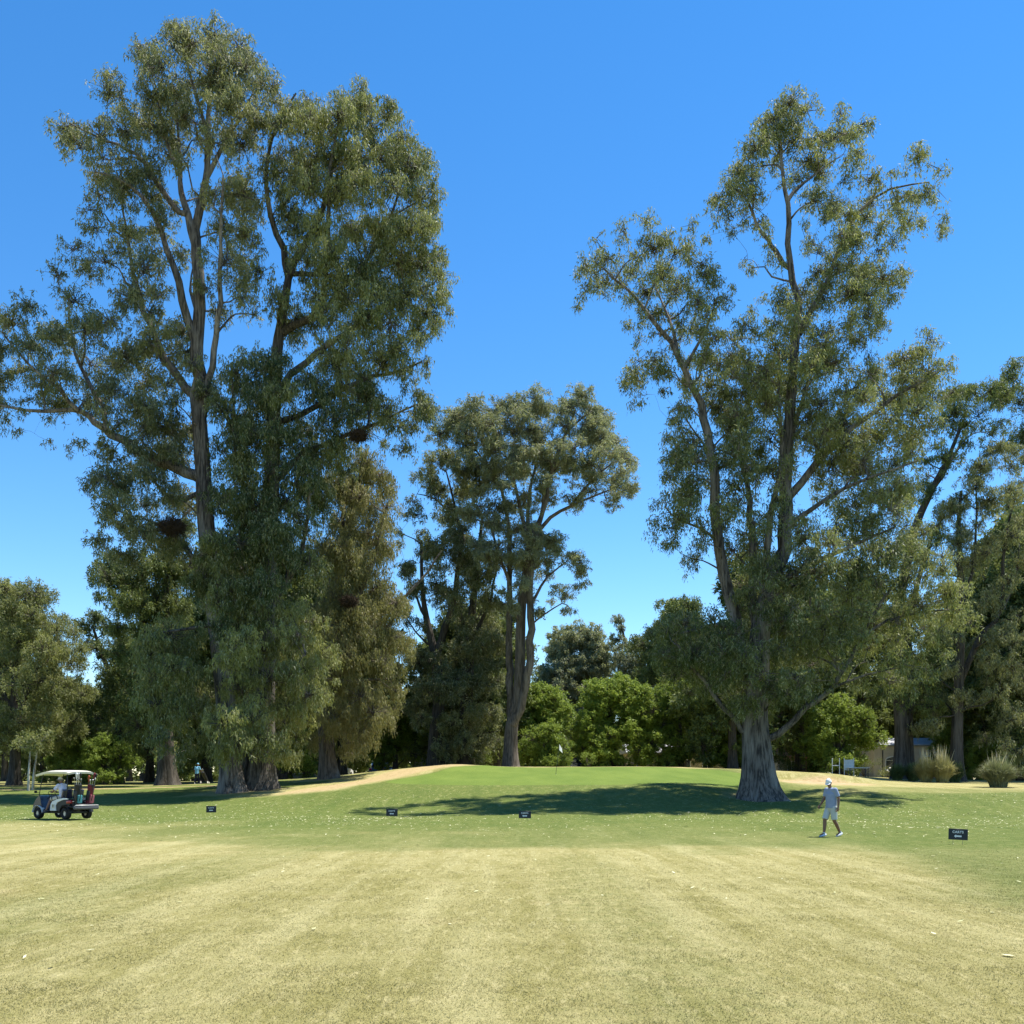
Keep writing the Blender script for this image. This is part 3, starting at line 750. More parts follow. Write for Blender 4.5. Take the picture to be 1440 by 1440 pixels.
# --- right background gums
H_c = T('''1345,558,20 1380,552,20 1330,590,18 1370,590,20 1400,600,16 1350,630,18 1322,660,16 1405,562,16 1300,700,12 1305,640,14 1290,890,20 1260,930,20
1285,960,20 1250,975,18 1300,1000,18 1262,860,18 1312,920,18 1322,735,13 1310,765,13 1335,715,12 1300,800,16''', .4)
make_tree('gum_tree', (1272, 1099), 84, [
    ([(1266, 1099), (1268, 1030), (1262, 950), (1260, 880), (1284, 753), (1310, 690), (1334, 642), (1355, 590)], 11, 1.6, 0),
    ([(1282, 1099), (1280, 1020), (1284, 950), (1282, 880), (1300, 800), (1320, 740)], 9, 1.6, .8, .6),
    ([(1310, 690), (1340, 650), (1375, 590)], 3.5, .8, 2),
], H_c, L_DARK, B_DARK, 'dark twin trunked gum rising from strappy leaves near the cream house',
    seed=41, stems=2, depth=4, copies=2.2, sub=1.5, per=85, ll=.32, lw=.09, droop=.6, tint=.5)
I_c = T('''1425,525,20 1443,560,22 1410,548,16 1450,600,22 1432,622,16 1470,540,24 1480,590,26 1500,560,26 1475,640,24 1500,620,24 1520,680,26 1490,700,26 1530,600,24
1510,750,24 1540,800,24 1470,690,16''', .3)
make_tree('gum_tree', (1500, 1100), 88, [
    ([(1500, 1100), (1498, 950), (1500, 800), (1490, 700), (1470, 600), (1455, 550)], 14, 2, 0),
    ([(1500, 850), (1520, 760), (1520, 650)], 5, 1, 2),
], I_c, L_DARK, B_DARK, 'dark gum tree whose crown leans in at the right edge of the picture', seed=43, depth=4.5, copies=2, sub=1.4, per=85, ll=.33, lw=.09, droop=.5)
J_c = T('''1340,720,15 1360,690,16 1378,660,16 1340,762,15 1370,740,17 1398,702,18 1428,682,18 1330,802,15 1370,790,17 1400,762,18 1430,740,18 1442,790,18
1410,822,18 1382,850,18 1422,870,20 1352,862,14 1442,900,18 1392,900,18 1332,900,16 1362,930,18 1410,940,20 1322,950,16 1442,960,20 1382,980,18
1342,992,18 1420,1010,20 1400,1048,15 1432,1058,15 1300,1012,16 1395,640,14 1425,640,14''', .7)
make_tree('gum_tree', (1346, 1100), 82, [
    ([(1346, 1100), (1346, 1035), (1349, 950), (1352, 847), (1348, 744), (1352, 690)], 9.5, 1.6, 0),
    ([(1349, 960), (1375, 900), (1403, 860), (1407, 765), (1420, 700)], 5, 1, -1),
    ([(1350, 860), (1370, 800), (1380, 730), (1385, 665)], 3, .8, 1.5),
    ([(1403, 860), (1430, 800), (1440, 740)], 2.6, .7, 1, -.8),
], J_c, L_EUC, B_DARK, 'slender airy gum tree between the golden pampas grass and the grey green tussock',
    seed=45, depth=4, copies=2.4, sub=1.4, per=90, ll=.32, lw=.08, droop=.8, tspread=.5)

K_c = T('''10,830,23 45,842,20 62,872,22 20,872,28 90,892,18 106,912,13 42,912,28 80,930,24 0,930,28 22,970,28 60,970,28 95,970,20 10,1020,26
52,1018,26 85,1012,20 32,1046,16 70,1046,14 0,1048,18 -30,900,28 -40,960,28 -30,1020,26 -60,930,26''', .7)
make_tree('leafy_tree', (20, 1103), 84, [
    ([(20, 1103), (22, 1040), (20, 980), (25, 900), (30, 850)], 8, 1.4, 0),
    ([(22, 1020), (50, 960), (75, 910)], 3.5, .9, -1.5),
    ([(21, 1000), (-10, 950), (-30, 900)], 3.5, .9, 1),
], K_c, L_OLIVE, B_DARK, 'rounded grey green tree at the left edge above the golf cart', seed=47,
    depth=5, copies=2.5, sub=1.6, per=95, ll=.30, lw=.09, droop=.5, tspread=.5)
Lc = T('''110,880,12 130,872,13 152,880,16 122,905,12 150,918,20 180,910,20 160,955,18 190,950,24 212,980,24 180,1000,24 150,990,17 120,1002,15''', .2)
Lc2 = T('''140,1028,20,.9 170,1040,18,.7 200,1040,20,.4 120,1040,16,.7 100,1030,18,.5 95,1050,14,.4''')
make_tree('leafy_tree', (165, 1103), 92, [
    ([(165, 1103), (166, 1040), (172, 990), (155, 950), (140, 910), (130, 880)], 7, 1.3, 0),
    ([(172, 990), (190, 940), (185, 905)], 3.5, 1, 1),
], Lc+Lc2, L_DARK, B_DARK, 'dark open crowned tree between the left edge tree and the tall gums', seed=49, depth=4.5, copies=2.4, sub=1.4, per=85, ll=.32, lw=.11, droop=.3, tspread=.6)
# ------------------------------------------------------------------ trees of the wood behind
def dome(cx, yb, hw, h, n, r, seed, lift=.12, pw=.62, tint=None, tj=.25):
    """clumps filling a rounded crown: cx centre column, yb foot row, hw half width, h height (all survey units)"""
    rg = random.Random(seed); out = []
    for i in range(n):
        v = rg.random()**pw
        wid = math.sqrt(max(0, 1-((v-.38)/.66)**2)) if v > .38 else .78+.22*(v/.38)
        x = cx+(rg.random()*2-1)*(hw*wid-r*.5)
        y = yb-h*(lift+(1-lift)*v)+r*.6
        t = None if tint is None else min(1, max(0, tint+tj*(rg.random()-.5)))
        q = r*rg.uniform(.75, 1.15)
        out.append((x, y, q) if t is None else (x, y, q, t))
    return out

def copy_tree(e, px, d, hmul, rot, wmul=1.0, label=None, group=None, dz=-.1):
    c = e.copy(); COL.objects.link(c)
    x = (px-720)/F*d
    c.location = (x, d, gz(x, d)+dz); c.rotation_euler = (0, 0, R(rot)); c.scale = (hmul*wmul, hmul*wmul, hmul)
    if label: c['label'] = label
    if group: c['group'] = group
    for ch in e.children:
        k = ch.copy(); COL.objects.link(k); k.parent = c
    return c

# bright broad-leaved trees behind the green
M2 = make_tree('leafy_tree', (862, 1088), 100, [([(862, 1088), (862, 1050), (858, 1000), (862, 965)], 5, 1.2, 0), ([(860, 1050), (820, 1010)], 2.4, 1, 1), ([(860, 1050), (900, 1010)], 2.4, 1, -1)],
    dome(862, 1088, 66, 134, 62, 17, 5, lift=.06, tint=.9), L_BRIGHT, B_DARK, 'largest bright green domed tree behind the flag', seed=51, depth=5.5, copies=1.7, sub=1.2,
    per=105, ll=.30, lw=.15, droop=.1, tspread=.55, hangf=.15, bias=-.1)
M1 = make_tree('leafy_tree', (768, 1086), 98, [([(768, 1086), (768, 1040), (765, 985)], 4, 1.2, 0)],
    dome(762, 1088, 46, 126, 42, 15, 7, lift=.06, tint=.6), L_BRIGHT, B_DARK, 'bright green rounded tree right of the forked gum trunks', seed=52, depth=4, copies=1.6, sub=1.2,
    per=105, ll=.28, lw=.14, droop=.1, tspread=.55, hangf=.15)
M3 = make_tree('leafy_tree', (958, 1088), 99, [([(958, 1088), (957, 1040), (955, 990)], 4, 1.2, 0)],
    dome(957, 1088, 50, 128, 46, 15, 8, lift=.1, tint=.45), L_BRIGHT, B_DARK, 'green rounded tree between the brightest dome and the large lone gum', seed=53, depth=4, copies=1.6, sub=1.2,
    per=105, ll=.28, lw=.14, droop=.1, tspread=.6, hangf=.15)
N1 = make_tree('leafy_tree', (1180, 1092), 92, [([(1180, 1092), (1178, 1040), (1176, 1000)], 5, 1.4, 0), ([(1179, 1060), (1150, 1020)], 2.4, 1, 0), ([(1179, 1060), (1205, 1020)], 2.4, 1, 0)],
    dome(1182, 1090, 50, 112, 44, 15, 9, lift=.16, tint=.6), L_BRIGHT, B_DARK, 'yellow green leafy tree behind the walking man', seed=54, depth=4, copies=1.6, sub=1.2,
    per=100, ll=.28, lw=.13, droop=.2, tspread=.6, hangf=.25)
# sunny young trees at the left
BU = make_tree('leafy_tree', (556, 1090), 98, [([(556, 1090), (556, 1050), (556, 1010)], 4, 1.2, 0)],
    dome(558, 1092, 44, 100, 40, 14, 10, lift=.04, tint=.25), L_BRIGHT, B_DARK, 'low bushy green tree behind the blue car', seed=55, depth=4, copies=1.5, sub=1.2,
    per=100, ll=.28, lw=.13, droop=.1, tspread=.6, hangf=.2)
FR = make_tree('leafy_tree', (765, 1088), 93, [([(765, 1088), (765, 1060), (765, 1040)], 2.4, 1, 0)],
    dome(768, 1090, 38, 72, 26, 12, 12, lift=.0, tint=.55), L_BRIGHT, B_DARK, 'small rounded green tree just behind the flagstick', seed=56, depth=2.6, copies=1.5, sub=1.2,
    per=100, ll=.26, lw=.12, droop=.1, tspread=.6, hangf=.2)

# grey green trees further back
O1 = make_tree('gum_tree', (812, 1092), 135, [([(812, 1092), (812, 1000), (806, 950), (800, 905)], 5, 1, 0), ([(810, 990), (840, 930)], 2.4, .8, 0), ([(811, 1000), (785, 940)], 2.4, .8, 0)],
    dome(812, 1060, 62, 176, 60, 16, 13, lift=.2, tint=.7), L_EUC2, B_DARK, 'grey green domed gum tree rising behind the bright green trees', seed=61, depth=7, copies=1.6, sub=1.0,
    per=85, ll=.42, lw=.16, droop=.4, tspread=.5, hangf=.3)
O2 = make_tree('gum_tree', (905, 1092), 130, [([(905, 1092), (903, 1000), (885, 930), (872, 870)], 5, 1, 0), ([(900, 990), (925, 920)], 2.4, .8, 0)],
    T('''870,870,8 872,885,9 866,900,9 878,910,10 870,925,12 890,930,14 905,910,14 918,935,15 900,950,16 880,950,14 925,960,15 900,975,16 930,905,12 945,925,13 945,955,14 880,980,16 915,1000,18 945,985,16''', .35),
    L_EUC2, B_DARK, 'ragged grey gum tree with a thin spire beside the grey green dome', seed=62, depth=4, copies=1.8, sub=1.2, per=80, ll=.40, lw=.14, droop=.6, tspread=.5)
O3 = make_tree('dark_tree', (960, 1092), 112, [([(960, 1092), (958, 1000), (955, 900)], 6, 1, 0)],
    dome(958, 1070, 62, 220, 70, 17, 14, lift=.3, tint=.3), L_DARK, B_DARK, 'dark rounded tree left of the large lone gum, behind the green tree', seed=63, depth=6, copies=1.7, sub=1.1,
    per=85, ll=.36, lw=.14, droop=.5, tspread=.5)

# prototypes of the wood; each one stands in the wood itself
W1 = make_tree('dark_tree', (420, 1095), 112, [([(420, 1095), (421, 1040), (418, 980), (420, 930)], 5, 1, 0), ([(420, 1030), (395, 980)], 2.4, .8, 0), ([(420, 1020), (445, 970)], 2.4, .8, 0)],
    dome(420, 1080, 56, 165, 56, 16, 15, lift=.14, tint=.4), L_DARK, B_DARK, 'dark green tree in the shaded wood behind the fairway', group='dark trees of the wood behind the fairway',
    seed=71, depth=6.5, copies=1.6, sub=1.0, per=80, ll=.40, lw=.17, droop=.3, tspread=.6, hangf=.3)
W2 = make_tree('dark_tree', (700, 1095), 118, [([(700, 1095), (699, 1040), (702, 980), (700, 925)], 5, 1, 0), ([(700, 1040), (720, 990)], 2.4, .8, 0), ([(700, 1020), (680, 970)], 2.4, .8, 0)],
    dome(700, 1082, 48, 150, 50, 15, 16, lift=.08, tint=.6), L_DARK, B_DARK, 'dark green tree in the shaded wood behind the fairway', group='dark trees of the wood behind the fairway',
    seed=72, depth=6, copies=1.6, sub=1.0, per=80, ll=.40, lw=.17, droop=.3, tspread=.6, hangf=.3)
lab = 'dark green tree in the shaded wood behind the fairway'; grp = 'dark trees of the wood behind the fairway'
rg = random.Random(8)
spots = []
for row, (d, h) in enumerate([(122, .95), (140, 1.15), (160, 1.25)]):
    x = -d*.62+row*3
    while x < d*.62:
        px = 720+x/d*F
        hh = h*rg.uniform(.82, 1.12)
        if 765 < px < 950: hh *= .62
        elif 530 < px < 620: hh *= .72
        elif 80 < px < 150: hh *= .7
        spots.append((px, d+rg.uniform(-5, 5), hh, rg.uniform(0, 360)))
        x += rg.uniform(6.5, 9.0)*(1+.1*row)
# nearer dark trees that close the gaps under the big gums
spots += [(210, 100, 1.0, 40), (290, 98, 1.25, 200), (350, 96, 1.5, 80), (400, 95, 1.45, 300), (480, 96, 1.3, 10), (630, 100, 1.05, 120), (675, 99, 1.15, 250),
          (1030, 92, 1.0, 60), (1075, 96, 1.35, 330), (1125, 98, 1.25, 100), (1180, 112, 1.5, 200), (1250, 116, 1.0, 20), (1340, 112, 1.1, 75), (1415, 104, 1.75, 140), (1475, 100, 1.9, 240), (1385, 96, 1.25, 190), (1440, 92, 1.35, 300),
          (1500, 88, 1.4, 30), (-40, 96, 1.3, 60), (60, 100, .8, 150), (120, 104, .7, 10)]
for i, (px, d, h, r, src, lb) in enumerate([
    (150, 88, .62, 30, N1, 'low yellow green tree behind the cart, under the dark open crowned tree'),
    (96, 92, .70, 140, N1, 'low yellow green tree between the left edge tree and the dark open crown'),
    (430, 92, .75, 80, BU, 'low green tree seen between the two big left gum trunks'),
    (1345, 98, .62, 200, M3, 'low green tree above the golden pampas grass'),
    (1398, 90, .60, 290, N1, 'low yellow green tree behind the grey tussock at right'),
    (1035, 95, .80, 10, M1, 'low green tree just left of the large lone trunk')]):
    copy_tree(src, px, d, h, r, 1.1, lb)
for i, (px, d, h, r) in enumerate(spots):
    copy_tree((W1, W2)[i % 2], px, d, h, r, rg.uniform(.9, 1.15), lab, grp)
# ------------------------------------------------------------------ mesh toolkit for built objects
import bmesh
class MB:
    def __init__(s): s.bm = bmesh.new(); s.mi = 0
    def _fin(s, vs, M):
        bmesh.ops.transform(s.bm, matrix=M, verts=vs)
        fs = {f for v in vs for f in v.link_faces}
        for f in fs: f.material_index = s.mi
    def box(s, c, size, rot=(0, 0, 0), bev=.01, seg=1, taper=None):
        r = bmesh.ops.create_cube(s.bm, size=1.0); vs = r['verts']
        for v in vs:
            v.co.x *= size[0]; v.co.y *= size[1]; v.co.z *= size[2]
            if taper and v.co.z > 0: v.co.x *= taper[0]; v.co.y *= taper[1]
        if bev:
            es = list({e for v in vs for e in v.link_edges})
            b = bmesh.ops.bevel(s.bm, geom=es, offset=min(bev, min(size)*.45), segments=seg, affect='EDGES', profile=.6)
            vs = list({v for f in b['faces'] for v in f.verts} | {v for v in vs if v.is_valid})
        from mathutils import Euler
        s._fin(vs, Matrix.Translation(c)@Euler(rot).to_matrix().to_4x4())
        return s
    def cyl(s, a, b, r1, r2=None, n=16, caps=True):
        a = Vector(a); b = Vector(b); d = b-a
        r = bmesh.ops.create_cone(s.bm, cap_ends=caps, segments=n, radius1=r1, radius2=r1 if r2 is None else r2, depth=d.length)
        s._fin(r['verts'], Matrix.Translation((a+b)/2)@d.to_track_quat('Z', 'Y').to_matrix().to_4x4()); return s
    def ball(s, c, r, sc=(1, 1, 1), n=14, rot=(0, 0, 0)):
        q = bmesh.ops.create_uvsphere(s.bm, u_segments=n, v_segments=max(6, n*2//3), radius=r)
        from mathutils import Euler
        s._fin(q['verts'], Matrix.Translation(c)@Euler(rot).to_matrix().to_4x4()@Matrix.Diagonal((*sc, 1))); return s
    def path(s, pts, r, n=8):
        T_ = Tubes(); lp, lr = smooth_line(np.array(pts, float), np.full(len(pts), r) if not hasattr(r, '__len__') else r, .04 if np.ptp(np.array(pts), axis=0).max() < 3 else .3)
        T_.tube(lp, lr, n); V = np.concatenate(T_.V); Fq = np.concatenate(T_.F)
        vs = [s.bm.verts.new(v) for v in V]
        for f in Fq:
            q = s.bm.faces.new([vs[i] for i in f]); q.material_index = s.mi
        return s
    def prism(s, prof, w0, w1, plane='XZ', bev=0):
        """extrude profile [(u,v)] in XZ along Y from w0 to w1 (or other planes)"""
        f = {'XZ': lambda u, v, w: (u, w, v), 'YZ': lambda u, v, w: (w, u, v), 'XY': lambda u, v, w: (u, v, w)}[plane]
        A = [s.bm.verts.new(f(u, v, w0)) for u, v in prof]; B = [s.bm.verts.new(f(u, v, w1)) for u, v in prof]
        fs = [s.bm.faces.new(A[::-1]), s.bm.faces.new(B)]
        n = len(prof)
        for i in range(n): fs.append(s.bm.faces.new([A[i], A[(i+1) % n], B[(i+1) % n], B[i]]))
        for q in fs: q.material_index = s.mi
        if bev: bmesh.ops.bevel(s.bm, geom=list({e for q in fs for e in q.edges}), offset=bev, segments=2, affect='EDGES')
        return s
    def grid(s, fn, nu, nv, thick=0):
        V = [[s.bm.verts.new(fn(i/(nu-1), j/(nv-1))) for j in range(nv)] for i in range(nu)]
        for i in range(nu-1):
            for j in range(nv-1):
                q = s.bm.faces.new([V[i][j], V[i+1][j], V[i+1][j+1], V[i][j+1]]); q.material_index = s.mi
        if thick:
            bmesh.ops.recalc_face_normals(s.bm, faces=s.bm.faces[:])
            bmesh.ops.solidify(s.bm, geom=s.bm.faces[:], thickness=thick)
        return s
    def build(s, name, mats, parent=None, smooth=True, loc=None):
        bmesh.ops.recalc_face_normals(s.bm, faces=s.bm.faces[:])
        me = bpy.data.meshes.new(name); s.bm.to_mesh(me); s.bm.free()
        for m in (mats if isinstance(mats, (list, tuple)) else [mats]): me.materials.append(m)
        if smooth:
            me.polygons.foreach_set('use_smooth', [True]*len(me.polygons))
            try: me.set_sharp_from_angle(angle=R(38))
            except Exception: pass
        return link(name, me, parent, loc)

def ground_at(px, d): 
    x = (px-720)/F*d; return (x, d, gz(x, d))

C_WHITE = simple_mat('white_paint', (.78, .77, .74), .35, .5, var=.05)
C_CREAM = simple_mat('cream_plastic', (.80, .74, .60), .35, .5, var=.06)
C_BLACK = simple_mat('black_plastic', (.02, .021, .024), .45, .4, var=.2)
C_NAVY = simple_mat('navy_paint', (.018, .024, .06), .25, .5, var=.1, coat=.5)
C_RUBBER = simple_mat('rubber', (.022, .021, .02), .8, .3, var=.2)
C_METAL = simple_mat('metal', (.55, .55, .56), .35, .5, metal=.9, var=.1)
C_STEEL = simple_mat('dark_steel', (.08, .08, .085), .4, .5, metal=.8, var=.1)
C_RED = simple_mat('red_fabric', (.20, .02, .03), .6, .4, var=.15)
C_TAIL = simple_mat('tail_light', (.38, .02, .02), .2, .6, var=.1)
C_TEAL = simple_mat('teal_fabric', (.06, .25, .28), .6, .3, var=.15)
C_SKIN = simple_mat('skin', (.22, .11, .07), .5, .4, var=.1)
C_HAIR = simple_mat('grey_hair', (.22, .20, .18), .8, .2, var=.2)
C_SHIRTB = simple_mat('pale_blue_shirt', (.27, .32, .44), .85, .15, var=.08, bump=.2, vscale=9)
C_SHIRTL = simple_mat('lavender_shirt', (.66, .66, .80), .85, .15, var=.08, bump=.2, vscale=9)
C_SHIRTT = simple_mat('sky_blue_shirt', (.20, .46, .66), .85, .15, var=.08)
C_SHORT = simple_mat('off_white_cotton', (.50, .52, .50), .85, .15, var=.08, bump=.2, vscale=8)
C_KHAKI = simple_mat('stone_cotton', (.62, .58, .50), .85, .15, var=.08)
C_DARKC = simple_mat('navy_cotton', (.025, .028, .06), .85, .15, var=.2)
C_SHOE = simple_mat('white_shoe', (.60, .62, .65), .5, .3, var=.08)
C_BLUE = simple_mat('blue_car_paint', (.03, .12, .42), .22, .6, var=.04, coat=.8)
C_DKBLUE = simple_mat('dark_blue_car_paint', (.02, .03, .12), .22, .6, var=.04, coat=.8)
C_GLASS = simple_mat('dark_glass', (.02, .025, .03), .08, .7, var=.05)
C_PLASTER = simple_mat('cream_plaster', (.62, .54, .44), .85, .2, var=.1, vscale=2)
C_TAN = simple_mat('tan_plaster', (.50, .44, .30), .85, .2, var=.12, vscale=2)
C_GREYROOF = simple_mat('grey_roof', (.42, .42, .43), .6, .3, var=.12, vscale=3)
C_TERRA = simple_mat('terracotta_tile', (.50, .20, .11), .7, .3, var=.25, vscale=5)
C_BRICK = simple_mat('brick_pillar', (.28, .15, .10), .8, .2, var=.25, vscale=12)
C_CONC = simple_mat('concrete', (.42, .40, .37), .85, .2, var=.15, vscale=3)
C_SIGN = simple_mat('sign_black', (.010, .014, .018), .4, .4, var=.15)

# ---- cart signs
def text_mesh(txt, size, mat, bold=.004):
    cu = bpy.data.curves.new('lettering', 'FONT'); cu.body = txt; cu.size = size; cu.align_x = 'CENTER'; cu.align_y = 'CENTER'
    cu.extrude = .0012; cu.offset = bold; cu.space_character = 1.12
    ob = bpy.data.objects.new('lettering', cu); COL.objects.link(ob)
    dg = bpy.context.evaluated_depsgraph_get(); me = bpy.data.meshes.new_from_object(ob.evaluated_get(dg))
    bpy.data.objects.remove(ob); me.materials.clear(); me.materials.append(mat); return me
TXT = text_mesh('CARTS', .088, C_WHITE, .0022)
def make_sign(px, d, rz, roll, label, w=.50, h=.29, clear=.13):
    x, y, z = ground_at(px, d)
    e = empty('cart_sign', (x, y, z), R(rz), label=label, cat='sign', group='cart direction signs along the turf')
    e.rotation_euler = (R(-4), R(roll), R(rz))
    MB().box((0, 0, clear+h/2), (w, .012, h), bev=.004).build('panel', C_SIGN, e)
    for s in (-1, 1):
        MB().cyl((s*w*.25, .012, -.10), (s*w*.25, .012, clear+h*.7), .004, n=8).build('leg', C_STEEL, e)
    t = link('lettering', TXT, e); t.location = (-.01, -.0085, clear+h*.70); t.rotation_euler = (R(90), 0, 0)
    a = MB(); zc = clear+h*.33
    a.prism([(-.11, zc), (-.055, zc+.042), (-.055, zc+.021), (.085, zc+.021), (.085, zc-.021), (-.055, zc-.021), (-.055, zc-.042)], -.0095, -.0065)
    a.build('arrow', C_WHITE, e, smooth=False)
    return e
make_sign(1347, 26.9, -3, 3.2, 'black CARTS sign nearest the viewer, standing in the greener turf beside the walking man')
make_sign(738, 41.5, 2, 1.0, 'small black CARTS sign on wire legs below the flag, before the tree shadow')
make_sign(551, 46.5, -2, .5, 'small black cart sign on the turf below the dry bank and blue car', w=.52, h=.33, clear=.1)
make_sign(297, 51.5, 3, -.5, 'farthest small black cart sign, between the golf cart and hanging gum foliage', w=.5, h=.33, clear=.08)

# ---- flagstick
L_FLAG = leaf_mat('flag_cloth', (.85, .85, .85), (.85, .85, .85), (.85, .85, .85), trans=.5)
L_FLAG.node_tree.nodes['Translucent BSDF'].inputs[0].default_value = (.85, .85, .85, 1)
for l_ in list(L_FLAG.node_tree.nodes['Translucent BSDF'].inputs[0].links): L_FLAG.node_tree.links.remove(l_)
x, y, z = ground_at(781.5, 67)
fl = empty('flagstick', (x, y, z-.01), label='thin flagstick with a limp white flag standing on the raised green', cat='golf flag')
MB().cyl((0, 0, 0), (.24, 0, 2.03), .013, .009, n=8).build('pole', C_STEEL, fl)
def flagfn(u, v):
    px_ = .235-.02*u; top = 2.02-.0*u
    return (px_+.30*u*(.65+.1*v), -.16*u+.03*math.sin(u*7+v*2)*u, top-.06*u-.40*v*(1-.15*u)-.28*u*(1-v*.25))
MB().grid(flagfn, 12, 8).build('flag', L_FLAG, fl)
MB().cyl((0, 0, -.08), (0, 0, .012), .054, n=16).build('cup', C_WHITE, fl)

# ---- golf cart
x, y, z = ground_at(93, 42)
TH = 152
cart = empty('golf_cart', (x, y, z), R(TH), label='white roofed golf cart carrying two golf bags, seen from behind at the left', cat='golf cart')
TRK, WB = .50, 1.64
xr, xf = -.62, 1.02
def wheel(x_, y_, fr):
    w_ = MB()
    prof = [(.105, -.095), (.19, -.105), (.222, -.085), (.23, -.03), (.23, .03), (.222, .085), (.19, .105), (.105, .095)]
    n = 28; rings = []
    for k in range(n):
        a = k/n*math.tau
        rings.append([w_.bm.verts.new((r*math.cos(a), q, r*math.sin(a))) for r, q in prof])
    for k in range(n):
        A, B = rings[k], rings[(k+1) % n]
        for i in range(len(prof)): w_.bm.faces.new([A[i], A[(i+1) % len(prof)], B[(i+1) % len(prof)], B[i]])
    t = w_.build('wheel', C_RUBBER, cart, loc=(x_, y_, .23))
    s = 1 if y_ > 0 else -1
    r_ = MB(); r_.cyl((0, -.06*1, 0), (0, .06, 0), .108, n=24)
    r_.cyl((0, s*.055, 0), (0, s*.075, 0), .04, n=12)
    for k in range(6):
        a = k/6*math.tau; r_.box((math.cos(a)*.065, s*.066, math.sin(a)*.065), (.05, .012, .022), rot=(0, -a, 0), bev=.003)
    r_.build('rim', C_METAL, t)
    return t
for xx in (xr, xf):
    for yy in (TRK, -TRK): wheel(xx, yy, xx > 0)
MB().box((.1, 0, .27), (1.9, .74, .08), bev=.02).build('chassis', C_BLACK, cart)
m = MB(); m.box((.38, 0, .33), (.72, 1.08, .05), bev=.015).box((.72, 0, .36), (.1, 1.0, .1), rot=(0, -.5, 0), bev=.02); m.build('floor_board', C_BLACK, cart)
# front cowl
m = MB(); m.prism([(.78, .34), (.86, .62), (.92, .93), (1.02, .95), (1.20, .80), (1.36, .58), (1.40, .40), (1.30, .30), (1.22, .32), (1.17, .43), (1.02, .49), (.87, .43), (.82, .32)], -.52, .52, bev=.02)
m.build('front_cowl', C_NAVY, cart)
for s in (1, -1):
    m = MB(); m.grid(lambda u, v: (xf+(.29+.02*v)*math.cos(math.pi*(.02+.96*u)), s*(.40+.20*v), .24+(.30+.0*v)*math.sin(math.pi*(.02+.96*u))), 18, 5, thick=.012)
    m.build('front_fender', C_WHITE, cart)
    MB().box((1.30, s*.36, .56), (.05, .13, .07), rot=(0, .5, 0), bev=.015).build('headlight', C_GLASS, cart)
# seat box / rear body: white flank panels over the wheels
m = MB(); m.box((-.20, 0, .50), (.62, 1.00, .36), bev=.05, seg=2); m.build('seat_box', C_BLACK, cart)
for s in (1, -1):
    m = MB()
    m.prism([(.26, .34), (.22, .60), (.12, .72), (-.15, .80), (-.55, .86), (-.80, .84), (-.80, .80), (-.50, .79), (-.20, .70), (-.08, .56), (-.10, .34)], s*.525, s*.572, bev=.008)
    MB().prism([(-.12, .33), (-.10, .56), (-.22, .69), (-.50, .775), (-.86, .79), (-.92, .70), (-.90, .58), (-.62, .60), (-.42, .56), (-.31, .44), (-.28, .33)], s*.50, s*.555, bev=.008).build('side_panel', C_BLACK, cart)
    m.build('flank_panel', C_WHITE, cart)
    m = MB(); m.grid(lambda u, v: (xr+(.285)*math.cos(math.pi*(.03+.94*u)), s*(.38+.22*v), .25+.30*math.sin(math.pi*(.03+.94*u))), 18, 5, thick=.012)
    m.build('rear_fender', C_BLACK, cart)
    MB().box((-.84, s*.52, .70), (.24, .13, .12), rot=(0, .1, 0), bev=.03, seg=2).build('tail_light', C_TAIL, cart)
    # arm rest loop
    MB().path([(.14, s*.55, .74), (.16, s*.56, .90), (.02, s*.56, .97), (-.14, s*.56, .94), (-.2, s*.55, .78)], .02).build('armrest', C_BLACK, cart)
m = MB(); m.box((.05, .588-.0, .53), (.17, .006, .17), bev=.002); m.build('number_plate', C_CREAM, cart)
m = MB(); m.box((.05, .593, .565), (.11, .003, .04), bev=.001).box((.05, .593, .50), (.09, .003, .035), bev=.001); m.build('plate_marking', C_SIGN, cart)
# seats
m = MB(); m.box((-.10, .27, .74), (.50, .50, .13), bev=.05, seg=3).box((-.10, -.27, .74), (.50, .50, .13), bev=.05, seg=3); m.build('seat', C_BLACK, cart)
m = MB(); m.box((-.40, .27, 1.02), (.11, .48, .38), rot=(0, -.16, 0), bev=.05, seg=3).box((-.40, -.27, 1.02), (.11, .48, .38), rot=(0, -.16, 0), bev=.05, seg=3); m.build('seat_back', C_NAVY, cart)
# bag well and bumper
m = MB(); m.box((-.98, 0, .50), (.44, 1.06, .06), bev=.02).box((-.80, 0, .62), (.05, .98, .22), bev=.02); m.box((-1.19, 0, .56), (.05, 1.0, .10), bev=.02); m.build('bag_well', C_BLACK, cart)
m = MB(); m.box((-1.20, 0, .47), (.12, 1.18, .15), bev=.05, seg=3); m.build('bumper', simple_mat('grey_plastic', (.10, .10, .11), .5, .4), cart)
MB().box((-1.235, 0, .565), (.07, 1.1, .022), bev=.008).build('bumper_trim', C_WHITE, cart)
